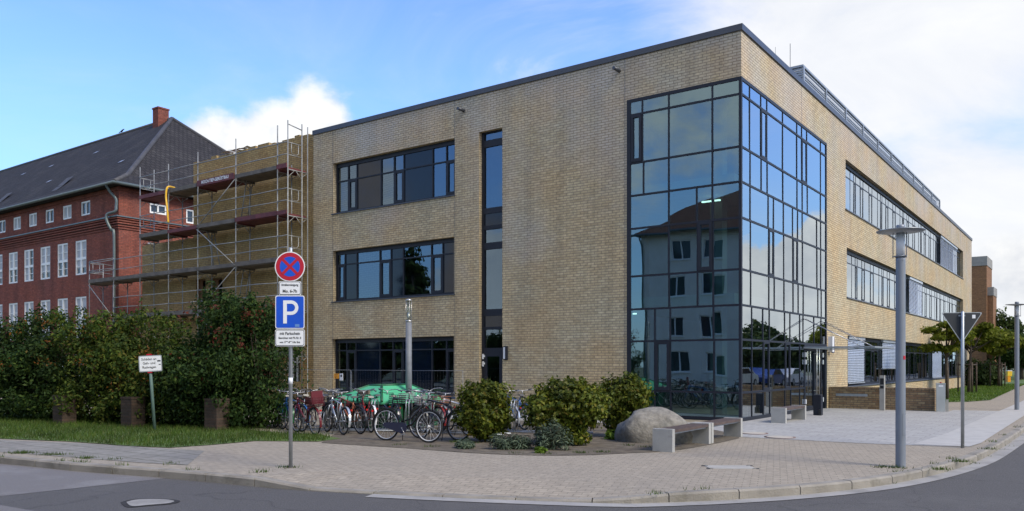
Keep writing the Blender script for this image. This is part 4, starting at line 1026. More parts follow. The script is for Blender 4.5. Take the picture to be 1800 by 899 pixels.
def tree(name, p, lab, grp, H, trunk_h, r0, blobs, n, size, mat, stakes=False):
    E_ = empty(name, p, random.uniform(0, 6), lab, 'tree', grp)
    q = MB(); lean = random.uniform(-.15, .15)
    top = Vector((lean, 0, H * .8)); q.tube([(0, 0, -.1), (lean * .3, .02, trunk_h * .6), (lean * .6, 0, trunk_h), top], [r0 * 1.25, r0, r0 * .85, r0 * .2], 8)
    q.build('trunk', M['bark'], E_)
    q = MB()
    for (x, y, z, rx, ry, rz) in blobs:
        st = Vector((lean * .6, 0, min(z * .9, trunk_h * random.uniform(.95, 1.25))))
        q.tube([st, (st + Vector((x, y, z))) / 2 + Vector((0, 0, .12 * rz)), (x, y, z)], [r0 * .5, r0 * .3, r0 * .08], 5)
    q.build('limbs', M['bark'], E_)
    leaf_mesh('crown', blobs, n, size, M[mat], E_, .55, .3, bump=.22)
    return E_
def wild(n, R, z0, z1, r, seed=None):
    out = []
    for _ in range(n):
        t = random.uniform(0, 2 * PI); rr = R * math.sqrt(random.random()); z = random.uniform(z0, z1)
        f = 1 - .5 * abs((z - (z0 + z1) / 2) / ((z1 - z0) / 2 + .01))
        s = r * random.uniform(.6, 1.15); out.append((math.cos(t) * rr * f, math.sin(t) * rr * f, z, s, s, s * .75))
    return out
def flat(n, R, z0, z1, r):
    return [(x, y, z, rx, ry, rz * .55) for (x, y, z, rx, ry, rz) in wild(n, R, z0, z1, r)]
p = g(1664, 703); p.z = 0; T1 = tree('street_tree', p, 'young flat crowned tree in front of the ground floor windows, nearest of three', 'young trees on the lawn', 4.2, 1.9, .075, flat(12, 1.15, 2.3, 3.5, .46), 4200, .085, 'leaf_tree')
p = g(1703, 691); T2 = tree('street_tree', p, 'young staked tree behind the triangular road sign at the end of the building', 'young trees on the lawn', 4.6, 2.1, .08, flat(14, 1.7, 2.4, 3.9, .6), 5000, .11, 'leaf_tree')
p = g(1756, 680.5); T3 = tree('street_tree', p, 'young staked tree on the lawn beside the far lamp post', 'young trees on the lawn', 5.0, 2.2, .09, flat(15, 2.1, 2.5, 4.2, .7), 5000, .14, 'leaf_tree')
for T, lab in ((T2, 'wooden stake frame around the young tree behind the road sign'), (T3, 'wooden stake frame around the young tree beside the far lamp')):
    q = MB(); R = .55
    pts = [(R * math.cos(t), R * math.sin(t)) for t in (.3, 2.4, 4.5)]
    for x, y in pts: q.tube([(x, y, -.05), (x, y, 1.75)], .045, 7)
    for i in range(3): a, b = pts[i], pts[(i + 1) % 3]; q.tube([(a[0], a[1], 1.6), (b[0], b[1], 1.6)], .035, 5)
    o = q.build('tree_stakes', M['bark']); o.location = T.location; tag(o, lab, 'stakes', 'tree stake frames')
bgs = [(at(1752, 640, 92), 7.8, 3.4, 'dark green tree rising directly right of the orange brick tower'), (at(1795, 640, 86), 6.0, 3.0, 'dark green tree behind the far lamp post'),
       (at(1722, 640, 105), 5.2, 3.4, 'low dark green tree at the foot of the orange brick tower'), (at(1840, 640, 95), 7.0, 3.4, 'dark green tree at the right edge of the photo'), (at(1773, 640, 112), 6.4, 4.0, 'far dark green tree in the gap behind the third young tree')]
for (p, H, R, lab) in bgs:
    p.z = 0; tree('background_tree', p, lab, 'dark trees beyond the lawn', H, 1.6, .22, wild(16, R, 1.6, H - .8, R * .42), 6500, .21, 'leaf_dark')
p = g(1724, 679); bush('bush', p, [(0, 0, .9, 1.5, 1.3, 1.0), (.6, 0, .7, .9, .8, .8)], 2600, .16, 'leaf_dark', 'round dark bush at the far end of the yellow building', 'bush', floor=.03)
# woodland across the side street (seen in the glass): the front row
wood_src = None
for i in range(22):
    x = 18 + random.uniform(-1, 2.5); y = 22 + i * 6.5 + random.uniform(-1.5, 1.5); H = random.uniform(4.8, 6.4)
    if i < 3:
        t = tree('roadside_tree', B(x, y, -.08), 'dark bushy tree across the side street', 'trees across the side street', H, 1.4, .2, wild(15, 2.9, .8, H - 1.2, 1.4), 4200, .24, 'leaf_dark')
        wood_src = (wood_src or []) + [t]
    else:
        t = copy_tree(wood_src[i % 3]); t.location = B(x, y, -.08); t.rotation_euler = (0, 0, random.uniform(0, 6)); sc_ = random.uniform(.9, 1.15); t.scale = (sc_, sc_, sc_)
for (x, y, H, lab) in ((-46, -36, 15, 'tall conifer across the street, nearest of the group'), (-56, -33, 14, 'tall conifer across the street, middle of the group'), (-38, -44, 13, 'conifer across the street beside the cream house'), (-68, -30, 15, 'tall conifer across the street, farthest of the group'), (-51, -41, 14, 'dense conifer across the street behind the nearest tall one')):
    bl = []
    for k in range(12):
        z = 2 + (H - 2.5) * k / 11; r = 3.2 * (1 - k / 12.5)
        for q_ in range(4 if k < 9 else 2):
            t = random.uniform(0, 6.28); bl.append((math.cos(t) * r * .6, math.sin(t) * r * .6, z, r * .5 + .25, r * .5 + .25, .55))
    tree('conifer', B(x, y, -.08), lab, 'conifers across the street', H, 2, .25, bl, 4200, .30, 'leaf_dark')
cons = [o for o in bpy.data.objects if o.name.startswith('conifer') and o.parent is None]
for k in range(14):
    t = copy_tree(random.choice(wood_src)); t.location = B(-34 - k * 5.2, -33 - random.uniform(0, 4), -.08); sc_ = random.uniform(.75, 1.1); t.scale = (sc_, sc_, sc_); t['label'] = 'bushy tree in the row across the main street'; t['group'] = 'trees across the main street'
# ================================================================== HOUSE ACROSS THE STREET (mirrored in the glass)
OB = empty('apartment_house', B(-21.9, -37, -.08), ROT, 'cream rendered apartment house with reddish brown hipped roof across the street', 'building')
ow = MB(); oops = []
for r_ in range(4):
    for c_ in range(9):
        x = 2.2 + c_ * 3.0; oops.append([x, x + 1.7, .9 + r_ * 3.0, 2.5 + r_ * 3.0])
for i in range(1):
    # street face looks towards +y
    xs = sorted({0, 30, *[o[0] for o in oops], *[o[1] for o in oops]}); zs = sorted({0, 12.3, *[o[2] for o in oops], *[o[3] for o in oops]})
    for a_ in range(len(xs) - 1):
        for b_ in range(len(zs) - 1):
            cx_, cz_ = (xs[a_] + xs[a_ + 1]) / 2, (zs[b_] + zs[b_ + 1]) / 2
            if any(o[0] < cx_ < o[1] and o[2] < cz_ < o[3] for o in oops): continue
            ow.quad((xs[a_], 0, zs[b_]), (xs[a_ + 1], 0, zs[b_]), (xs[a_ + 1], 0, zs[b_ + 1]), (xs[a_], 0, zs[b_ + 1]))
    for o in oops:
        for (p_, q_) in (((o[0], o[2]), (o[0], o[3])), ((o[1], o[2]), (o[1], o[3])), ((o[0], o[3]), (o[1], o[3])), ((o[0], o[2]), (o[1], o[2]))):
            ow.quad((p_[0], 0, p_[1]), (q_[0], 0, q_[1]), (q_[0], -.2, q_[1]), (p_[0], -.2, p_[1]))
ow.quad((0, 0, 0), (0, -12, 0), (0, -12, 12.3), (0, 0, 12.3)); ow.quad((30, 0, 0), (30, -12, 0), (30, -12, 12.3), (30, 0, 12.3)); ow.quad((0, -12, 0), (30, -12, 0), (30, -12, 12.3), (0, -12, 12.3))
ow.build('wall', M['cream'], OB, recalc=False)
for o in oops:
    q = MB(); q.box(o[0], o[0] + .08, -.18, -.1, o[2], o[3]); q.box(o[1] - .08, o[1], -.18, -.1, o[2], o[3]); q.box(o[0] + .08, o[1] - .08, -.18, -.1, o[2], o[2] + .08); q.box(o[0] + .08, o[1] - .08, -.18, -.1, o[3] - .08, o[3]); m_ = (o[0] + o[1]) / 2; q.box(m_ - .05, m_ + .05, -.18, -.1, o[2] + .08, o[3] - .08); q.box(o[0] - .1, o[1] + .1, 0, .1, o[2] - .08, o[2] - .01)
    w_ = q.build('window', M['white'], OB); q = MB(); q.box(o[0], o[1], -.21, -.19, o[2], o[3]); q.build('pane', M['darkwin'], w_)
q = MB(); o1 = .6
q.quad((-o1, o1, 12.2), (30 + o1, o1, 12.2), (27.5, -2.2, 14.0), (2.5, -2.2, 14.0)); q.quad((-o1, o1, 12.2), (2.5, -2.2, 14.0), (2.5, -9.8, 14.0), (-o1, -12 - o1, 12.2))
q.quad((2.5, -2.2, 14.0), (27.5, -2.2, 14.0), (24, -6, 16.0), (6, -6, 16.0)); q.quad((2.5, -2.2, 14.0), (6, -6, 16.0), (2.5, -9.8, 14.0)); q.quad((2.5, -9.8, 14), (27.5, -9.8, 14), (24, -6, 16), (6, -6, 16)); q.quad((30 + o1, o1, 12.2), (27.5, -2.2, 14), (27.5, -9.8, 14), (30 + o1, -12 - o1, 12.2)); q.quad((27.5, -2.2, 14), (24, -6, 16), (27.5, -9.8, 14)); q.quad((-o1, -12 - o1, 12.2), (2.5, -9.8, 14), (27.5, -9.8, 14), (30 + o1, -12 - o1, 12.2))
q.build('roof', M['redtile'], OB, recalc=False)
q = MB(); q.tube([(-o1, o1 + .05, 12.15), (30 + o1, o1 + .05, 12.15)], .1, 6); q.tube([(.1, o1, 12.1), (.1, .12, 11.4), (.1, .12, 0)], .07, 6); q.build('gutter_pipe', M['zinc'], OB)
# orange brick tower behind the building
TW = empty('brick_tower', at(1724, 640, 88), ROT, 'distant orange brick tower with concrete tops, right of the yellow building', 'building'); TW.location.z = 0
q = MB(); q.box(-2.6, .55, 0, 5, -.2, 12.2); q.box(.55, 1.1, .6, 4, -.2, 9.0); q.build('wall', M['farbrick'], TW)
q = MB(); q.box(-2.65, .6, -.05, 5, 12.2, 13.2); q.box(.55, 1.15, .55, 4, 9.0, 9.9); q.build('concrete_top', plain('weathered_concrete', (.27, .26, .24), .9), TW)

# ================================================================== STREET FURNITURE
def lamp(p, rz, lab):
    L = empty('street_lamp', p, rz, lab, 'street lamp', 'disc topped street lamps')
    q = MB(); q.lathe([(.076, -.02), (.076, .0), (.073, 3.30), (.073, 3.36)], 18); q.build('pole', M['lampgrey'], L)
    q = MB(); A_ = [math.radians(-118 + 5 * k) for k in range(11)]
    for a_, b_ in zip(A_, A_[1:]): q.quad(*[(.0785 * math.cos(t), .0785 * math.sin(t), z) for t, z in ((a_, .5), (b_, .5), (b_, .86), (a_, .86))], smooth=True)
    q.build('access_door', plain('lamp_door_paint', (.17, .19, .22), .5), L, recalc=False)
    q = MB(); q.lathe([(.09, 3.36), (.09, 3.38), (.076, 3.385)], 18)
    for k in range(3):
        t = 2 * PI * k / 3 + .5; q.tube([(.115 * math.cos(t), .115 * math.sin(t), 3.34), (.115 * math.cos(t), .115 * math.sin(t), 3.76)], .007, 5)
        q.tube([(.06 * math.cos(t), .06 * math.sin(t), 3.37), (.125 * math.cos(t), .125 * math.sin(t), 3.37)], .009, 5)
    q.build('lamp_cage', M['lampgrey'], L)
    q = MB(); q.lathe([(.066, 3.386), (.066, 3.73)], 18); q.build('lamp_glass', M['signwhite'], L)
    q = MB(); q.lathe([(.10, 3.735), (.36, 3.772), (.36, 3.782), (.12, 3.79), (.066, 3.795)], 28); q.build('reflector_disc', M['steel'], L)
    q = MB(); q.lathe([(.066, 3.796), (.066, 3.87), (.055, 3.875)], 18); q.build('cap', M['lampgrey'], L)
    return L
L1 = lamp(g(1583, 821), .4, 'tall grey street lamp with disc reflector standing near the kerb in front')
q = MB(); q.box(-.02, .02, -.077, -.073, 1.72, 1.78); q.build('sticker', M['signred'], L1)
L2_ = lamp(g(1787.5, 721), 1.2, 'grey street lamp with disc reflector far along the side street')
p = at(718.5, 640, 21.5); p.z = 0
SL = empty('path_lamp', p, 0, 'slim grey cylinder lamp without disc behind the black bicycle', 'lamp')
q = MB(); q.lathe([(.085, -.02), (.08, 2.75)], 16); q.build('pole', plain('dull_pole_paint', (.15, .16, .175), .6, 0, .15, 8), SL)
q = MB(); q.lathe([(.06, 2.75), (.06, 3.30)], 14); q.build('lamp_glass', M['clearg'], SL)
q = MB(); q.lathe([(.035, 2.75), (.035, 3.0)], 10); q.lathe([(.085, 2.75), (.085, 2.79)], 14)
for k in range(4): t = PI / 2 * k + .4; q.tube([(.075 * math.cos(t), .075 * math.sin(t), 2.77), (.075 * math.cos(t), .075 * math.sin(t), 3.3)], .007, 5)
q.build('lamp_cage', M['inox'], SL)
q = MB(); q.lathe([(.082, 3.30), (.082, 3.33), (.03, 3.36)], 14); q.build('cap', M['inox'], SL)

def plate(w, h, r=.03, n=5):
    pts = []
    for (cx, cz, a) in ((w / 2 - r, h / 2 - r, 0), (-w / 2 + r, h / 2 - r, PI / 2), (-w / 2 + r, -h / 2 + r, PI), (w / 2 - r, -h / 2 + r, 1.5 * PI)):
        for k in range(n): t = a + PI / 2 * k / (n - 1); pts.append((cx + r * math.cos(t), cz + r * math.sin(t)))
    return pts
def signplate(nm, w, h, z, parent, face, rim, y=-.05, border=.012):
    a = MB(); a.prism([(x, q + z) for x, q in plate(w, h, min(.03, h * .12))], y, y + .004); o = a.build(nm, rim, parent)
    a = MB(); a.prism([(x, q + z) for x, q in plate(w - border * 2, h - border * 2, min(.025, h * .1))], y - .0015, y - .0001); f = a.build('sign_face', face, o)
    return o
# no stopping and parking sign
pp = g(511, 822.5)
PSN = empty('parking_sign_post', pp, math.atan2(-pp.x, pp.y) * 0 + .02, 'grey post with round no stopping sign above a blue parking sign', 'traffic sign')
q = MB(); q.lathe([(.031, -.05), (.030, 3.48), (.02, 3.5)], 12); q.build('pole', M['steel'], PSN)
q = MB(); q.lathe([(.034, 1.33), (.034, 1.43)], 12); q.build('sticker', M['signwhite'], PSN)
zc = 3.19
def disc(r, z, y0, y1, n=40): 
    a = MB(); a.prism([(r * math.cos(2 * PI * k / n), z + r * math.sin(2 * PI * k / n)) for k in range(n)], y0, y1); return a
NS = disc(.238, zc, -.05, -.046).build('no_stopping_sign', M['signwhite'], PSN)
disc(.222, zc, -.0525, -.0505).build('red_ring', M['signred'], NS)
disc(.158, zc, -.0545, -.053).build('blue_field', M['signblue'], NS)
q = MB()
for s_ in (1, -1):
    c, w = math.sqrt(.5), .022
    L_ = .165
    P_ = [(L_ * c - w * c * s_, L_ * c * s_ + w * c), (L_ * c + w * c * s_, L_ * c * s_ - w * c), (-L_ * c + w * c * s_, -L_ * c * s_ - w * c), (-L_ * c - w * c * s_, -L_ * c * s_ + w * c)]
    q.prism([(x, zc + z) for x, z in P_], -.0565 - (.0006 if s_ > 0 else 0), -.0548)
q.build('red_cross', M['signred'], NS)
s1 = signplate('time_plate', .335, .205, 2.848, PSN, M['signwhite'], M['letter'], border=.008)
q = MB(); q.prism([(x, z + 2.848) for x, z in plate(.35, .22, .02)], -.046, -.042); q.build('plate_rim', M['signwhite'], s1)
text_obj('Straßenreinigung', .048, 'lettering', M['letter'], s1, (0, -.0535, 2.90), (PI / 2, 0, 0), bold=.0008, sx=.82)
text_obj('Mo. 6-7h', .066, 'lettering', M['letter'], s1, (0, -.0535, 2.80), (PI / 2, 0, 0), bold=.0016, sx=.95)
s2 = signplate('parking_sign', .46, .525, 2.47, PSN, M['signblue'], M['signwhite'], border=.013)
q = MB(); y_ = -.0535
def arcpts(cx, cz, r, a0, a1, n=14): return [(cx + r * math.cos(a0 + (a1 - a0) * k / n), cz + r * math.sin(a0 + (a1 - a0) * k / n)) for k in range(n + 1)]
x0_, zb_, zt_ = -.105, 2.29, 2.655
q.box(x0_, x0_ + .058, y_ - .001, y_ + .001, zb_, zt_)
ro, ri = .115, .062; cxx = x0_ + .125; czz = zt_ - ro
oA = arcpts(cxx, czz, ro, PI / 2, -PI / 2); iA = arcpts(cxx, czz, ri, PI / 2, -PI / 2)
for k in range(len(oA) - 1): q.quad((oA[k][0], y_ - .001, oA[k][1]), (oA[k + 1][0], y_ - .001, oA[k + 1][1]), (iA[k + 1][0], y_ - .001, iA[k + 1][1]), (iA[k][0], y_ - .001, iA[k][1]))
q.box(x0_ + .0585, cxx, y_ - .001, y_ + .0008, zt_ - (ro - ri), zt_); q.box(x0_ + .0585, cxx, y_ - .001, y_ + .0008, zt_ - 2 * ro, zt_ - 2 * ro + (ro - ri))
q.build('letter_p', M['signwhite'], s2, recalc=False)
q = MB(); q.box(.08, .15, -.0535, -.052, 2.235, 2.28); q.build('sticker', plain('sticker_blue', (.12, .25, .55), .5), s2)
s3 = signplate('parking_plate', .45, .25, 2.062, PSN, M['signwhite'], M['letter'], border=.008)
q = MB(); q.prism([(x, z + 2.062) for x, z in plate(.468, .268, .03)], -.046, -.042); q.build('plate_rim', M['signwhite'], s3)
text_obj('mit Parkschein', .066, 'lettering', M['letter'], s3, (0, -.0535, 2.13), (PI / 2, 0, 0), bold=.001, sx=.82)
text_obj('Bewohner mit PA Nr. 8', .046, 'lettering', M['letter'], s3, (0, -.0535, 2.06), (PI / 2, 0, 0), bold=.0008, sx=.80)
text_obj('von 17°°-8°° Uhr frei', .046, 'lettering', M['letter'], s3, (0, -.0535, 1.993), (PI / 2, 0, 0), bold=.0008, sx=.80)
q = MB()
for z in (3.28, 3.08, 2.85, 2.62, 2.32, 2.06): q.box(-.05, .05, -.0415, -.026, z - .012, z + .012)
q.build('bracket', M['steel'], PSN)
# leaning notice
pn = g(272, 757.5); NT = empty('notice_sign', pn, .05, 'white notice on a leaning green grey post in front of the hedge', 'sign')
NT.rotation_euler = (0, math.radians(-4), .05)
q = MB(); q.lathe([(.04, -.05), (.038, 1.86), (.01, 1.88)], 10); q.build('post', plain('faded_green_post', (.10, .16, .14), .6), NT)
n1 = signplate('notice_plate', .56, .40, 1.66, NT, M['signwhite'], M['signgrey'], border=.022); n1.rotation_euler = (0, math.radians(1), 0)
for i, s in enumerate(('Schäden an', 'Geh- und', 'Radwegen')): text_obj(s, .085, 'lettering', M['letter'], n1, (-.03, -.0535, 1.77 - .10 * i), (PI / 2, 0, 0), bold=.0006, sx=.95)
q = MB(); q.box(.17, .25, -.0535, -.052, 1.70, 1.735); q.box(.20, .25, -.0535, -.052, 1.62, 1.64); q.build('sticker', M['signback'], n1)
q = MB(); q.box(-.05, .05, -.052, .04, 1.865, 1.90); q.box(-.05, .05, -.052, .04, 1.43, 1.46); q.build('clamp', M['signred'], NT)
# yield sign from behind
py_ = g(1692, 787.5); YS = empty('yield_sign', py_, math.radians(-8), 'dark back of a triangular road sign pointing down on a grey post', 'traffic sign')
q = MB(); q.lathe([(.033, -.05), (.031, 2.67), (.01, 2.685)], 12); q.build('post', M['steel'], YS)
w, h, zt2 = .77, .61, 2.665
def tri(w, h, zt, r=.05, n=6):
    V = [Vector((w / 2, zt)), Vector((-w / 2, zt)), Vector((0, zt - h))]; pts = []
    for i in range(3):
        c = V[i]; a = (V[i - 1] - c).normalized(); b = (V[(i + 1) % 3] - c).normalized(); p_ = c + a * r; q_ = c + b * r
        for k in range(n):
            t = k / (n - 1); pts.append(tuple((1 - t) ** 2 * p_ + 2 * t * (1 - t) * c + t * t * q_))
    return pts
q = MB(); q.prism(tri(w, h, zt2), .036, .040); Y1 = q.build('sign_plate', M['signgrey'], YS)
q = MB(); q.prism(tri(w - .045, h - .04, zt2 - .012), .0345, .0359); q.build('sign_back', M['signback'], Y1)
q = MB(); q.prism(tri(w, h, zt2), .0405, .042); q.build('red_front', M['signred'], Y1); q = MB(); q.prism(tri(w - .22, h - .19, zt2 - .055), .0425, .0435); q.build('white_front', M['signwhite'], Y1)
q = MB(); q.box(.19, .25, .032, .034, zt2 - .12, zt2 - .05); q.build('sticker', M['signwhite'], Y1)
q = MB(); q.box(-.06, .06, .030, .0343, zt2 - .08, zt2 - .05); q.box(-.045, .045, .030, .0343, zt2 - .56, zt2 - .53); q.build('clamp', M['steel'], YS)

# benches
def bench(p, rz, L, lab, tops=True):
    b = empty('bench', p, rz, lab, 'bench', 'concrete benches with wooden seats')
    for y0 in (0, L - .13):
        q = MB(); q.box(-.20, .20, y0, y0 + .12, -.02, .43); q.build('concrete_slab', M['concrete'], b)
    q = MB()
    for k in range(4): x = -.195 + k * .099; q.box(x, x + .092, .125, L - .135, .36, .415)
    q.build('seat', M['wood'], b)
    q = MB(); q.box(-.15, .15, .125, L - .135, .33, .358); q.build('seat_rail', M['steel'], b)
    return b
bA = g(1160, 794.5)
bench(bA + E1 * .05, ROT + .03, 2.0, 'concrete bench with dark wooden seat at the front edge of the bed, nearest the camera')
bench(bA + E1 * -.01 + E2 * 2.02, ROT + .03, 1.95, 'concrete bench with dark wooden seat behind the nearest bench, at the plaza edge')
bB = g(1368, 744.5); bench(bB + E1 * .0, ROT, 1.95, 'concrete bench with dark wooden seat on the plaza in front of the entrance glass')
# boulder
bm_ = MB(); n1_, n2_ = 34, 22; i0 = 0
for j in range(n2_ + 1):
    for i in range(n1_):
        th = 2 * PI * i / n1_; ph_ = PI * j / n2_ 
        d = Vector((math.sin(ph_) * math.cos(th), math.sin(ph_) * math.sin(th), math.cos(ph_)))
        rx = .86; ry = .55; rz_ = .58
        s = 1 + .07 * math.sin(3 * d.x + 1.2) * math.cos(2.4 * d.y + .4) + .05 * math.sin(5 * d.x + 2 * d.z) * math.sin(4 * d.y + 1) + .02 * math.sin(11 * d.x + 7 * d.z + 9 * d.y) + .035 * abs(math.sin(4 * d.x - 3 * d.z + 2 * d.y)) - .03 * (1 if d.z < .1 and d.y < 0 else 0)
        e = .72
        X = math.copysign(abs(d.x) ** e, d.x) * rx * s; Yy = math.copysign(abs(d.y) ** .85, d.y) * ry * s; Zz = math.copysign(abs(d.z) ** .8, d.z) * rz_ * s
        if X > .1 and Zz > 0: Zz *= 1 - .42 * ((X - .1) / .75) ** 1.3
        if X < -.5 and Zz > 0: Zz *= .86
        bm_.v.append((X, Yy, max(Zz, -.18) + .08))
for j in range(n2_):
    for i in range(n1_):
        a_ = j * n1_ + i; b_ = j * n1_ + (i + 1) % n1_; bm_.f.append((a_, b_, b_ + n1_, a_ + n1_)); bm_.sm.append(True); bm_.mi.append(0)
o = bm_.build('boulder', M['stone']); o.location = g(1153, 776); o.rotation_euler = (0, 0, -.12); tag(o, 'large grey granite boulder lying behind the front bench', 'boulder')
# litter bins, intercom post, low wall
LW = empty('garden_wall', B(0.02, 9.05), ROT, 'low brown brick wall running out from the entrance facade', 'wall')
q = MB(); q.box(.01, 3.55, 0, .36, -.05, .68); q.build('brickwork', M['lowbrick'], LW)
q = MB()
for k in range(43): q.box(.01 + k * .0825, .01 + k * .0825 + .072, -.006, .366, .682, .80)
q.build('coping', M['lowbrick'], LW)
q = MB(); q.box(.25, 1.35, -.012, -.001, .46, .55); q.build('light_strip', M['steel'], LW)
ip = g(1551, 722); IP = empty('intercom_post', ip, ROT, 'slim concrete grey intercom post in front of the low brick wall', 'intercom post')
q = MB(); q.box(-.08, .08, -.07, .07, -.03, 1.24); q.build('post', M['concrete'], IP)
q = MB(); q.box(-.06, .06, -.078, -.071, .92, 1.14); q.box(-.06, .06, -.078, -.071, .78, .88); q.build('panel', M['black'], IP)
lb = g(1653.5, 724); LB = empty('litter_bin', lb, ROT + .2, 'tall brushed steel litter bin right of the low brick wall', 'litter bin')
q = MB(); q.box(-.14, .14, -.13, .13, -.02, .94); q.build('body', M['inox'], LB); q = MB(); q.box(-.15, .15, -.14, .14, .945, .985); q.build('lid', M['inox'], LB)
q = MB(); q.box(-.07, .07, -.136, -.1301, .86, .92); q.build('notice', M['signwhite'], LB); q = MB(); q.lathe([(.03, .985), (.03, 1.02)], 10); q.build('knob', M['signred'], LB)
q = MB(); q.box(.16, .24, -.02, .06, -.02, .42); q.build('side_post', M['concrete'], LB)
db = g(1438, 730.5); DB = empty('ash_bin', db, ROT, 'dark grey rectangular ash bin standing beside the entrance door', 'bin')
q = MB(); q.box(-.12, .12, -.11, .11, -.01, .64); q.build('body', M['anthracite'], DB); q = MB(); q.box(-.11, .11, -.10, .10, .645, .67); q.build('lid', M['cap'], DB); q = MB(); q.box(.06, .14, -.16, -.111, 0, .2); q.build('pedal_box', M['black'], DB)
yp = g(1773, 672); YP = empty('yellow_post', yp, 0, 'small yellow box on a post on the far lawn', 'post')
q = MB(); q.box(-.2, .2, -.2, .2, .55, 1.0); q.build('box', M['yellow'], YP); q = MB(); q.box(-.19, .08, -.18, .18, -.05, .549); q.build('foot', M['orange'], YP)
q = MB(); q.box(-.21, .21, -.21, .21, 1.002, 1.06); q.build('lid', M['signwhite'], YP)
# iron covers in the paving
for px, py, r, lab in ((1325, 762.5, .33, 'round pale manhole cover behind the end of the benches'), (1371, 769.5, .34, 'round pale manhole cover on the seam between plaza and pavers')):
    MC = empty('manhole_cover', g(px, py), 0, lab, 'manhole cover', 'round manhole covers'); q = MB(); q.lathe([(r, .001), (r, .016), (r - .05, .017)], 28); q.build('iron_ring', M['rust'], MC)
    q = MB(); q.lathe([(r - .055, .002), (r - .055, .0195)], 26); q.build('concrete_lid', plain('cover_concrete', (.42, .38, .31), .9), MC)
CVR = empty('access_cover', g(1283, 822), ROT + .62, 'rectangular pale concrete access cover in the pavers', 'access cover')
q = MB(); q.box(-.36, .36, -.21, .21, -.01, .008); q.build('slab', plain('access_concrete', (.34, .32, .28), .9, 0, .12, 4), CVR)
q = MB()
for sx, sy in ((1, 1), (1, -1), (-1, 1), (-1, -1)): q.box(sx * .36 - .05, sx * .36 + .05, sy * .18 - .02, sy * .18 + .02, -.01, .010)
q.build('lifting_slot', M['signback'], CVR)

# green roofed container
SK = empty('container', B(*toB(Vector((-3.21, 20.2, 0)))), ROT, 'green steel container with a hipped lid behind the bicycles', 'container')
lx, ly = -1.95, 2.3
q = MB(); q.box(lx + .1, -.1, .1, ly - .1, -.01, .66); 
for k in range(4): yy = .3 + k * .55; q.box(-.1, -.04, yy, yy + .08, 0, .65); q.box(lx + .04, lx + .1, yy, yy + .08, 0, .65)
for k in range(3): xx = lx + .4 + k * .5; q.box(xx, xx + .08, .04, .1, 0, .65)
q.build('body', M['skip'], SK)
q = MB(); e = [(lx, 0, .72), (0, 0, .72), (0, ly, .72), (lx, ly, .72)]; r0_, r1_ = (lx / 2 - .22, .75, 1.09), (lx / 2 + .22, .75, 1.09); r2_, r3_ = (lx / 2 + .22, ly - .45, 1.09), (lx / 2 - .22, ly - .45, 1.09)
q.quad(e[0], e[1], r1_, r0_); q.quad(e[1], e[2], r2_, r1_); q.quad(e[2], e[3], r3_, r2_); q.quad(e[3], e[0], r0_, r3_); q.quad(r0_, r1_, r2_, r3_)
for i in range(4):
    a_, b_ = e[i], e[(i + 1) % 4]; q.quad(a_, b_, (b_[0], b_[1], .65), (a_[0], a_[1], .65))
SKL = q.build('lid', M['skipl'], SK)
q = MB()
for a_, b_ in ((e[0], r0_), (e[1], r1_), (e[2], r2_), (e[3], r3_), (r0_, r1_), (r1_, r2_), (r2_, r3_), (r3_, r0_)): q.tube([a_, b_], .032, 6)
q.build('lid_edge', M['skip'], SKL)
q = MB(); q.box(lx / 2 - .2, lx / 2 + .2, .3, .36, .86, .98); q.build('lid_latch', M['rust'], SKL)
# mesh fence with notices
FN = empty('site_fence', B(0, 0), ROT, 'grey wire mesh site fence in front of the ground floor windows', 'fence')
fy = -3.4
xf = [pl(p_, 600, fy)[0] for p_ in (499, 617, 720, 815)]
for a_, b_ in zip(xf, xf[1:]):
    q = MB(); z0, z1 = .1, 1.44
    for (p_, r_) in ((((a_ + .03), fy, 0), ((a_ + .03), fy, z1)), (((b_ - .03), fy, 0), ((b_ - .03), fy, z1)), ((a_ + .03, fy, z1), (b_ - .03, fy, z1)), ((a_ + .03, fy, z0), (b_ - .03, fy, z0))): q.tube([p_, r_], .006, 6)
    pn_ = q.build('fence_panel', M['lampgrey'], FN)
    q = MB(); x = a_ + .1
    while x < b_ - .05: q.box(x - .0004, x + .0004, fy - .0004, fy + .0004, z0, z1); x += .12
    z = z0 + .12
    while z < z1: q.box(a_ + .03, b_ - .03, fy - .002, fy + .0, z - .0004, z + .0004); z += .3
    q.build('wire_mesh', M['scafsteel'], pn_)
for px, py, wd, hh, mt, nm in ((591.5, 661.5, .2, .17, 'orange', 'orange_notice'), (600, 663, .12, .24, 'signwhite', 'white_notice')):
    x, z = pl(px, py, fy - .03); q = MB(); q.box(x - wd / 2 - .02, x + wd / 2 + .02, fy - .035, fy - .025, z - hh / 2, z + hh / 2); nn = q.build(nm, M[mt], FN)
    q = MB()
    if mt == 'orange':
        for k in range(3): q.box(x - wd / 2 + .03, x + wd / 2 - .03 - .03 * k, fy - .0375, fy - .0355, z + .045 - k * .05, z + .058 - k * .05)
    else:
        q.prism([(x + .045 * math.cos(t * PI / 8), z + .04 + .045 * math.sin(t * PI / 8)) for t in range(16)], fy - .0375, fy - .0355)
    q.build('marking', M['letter'], nn)

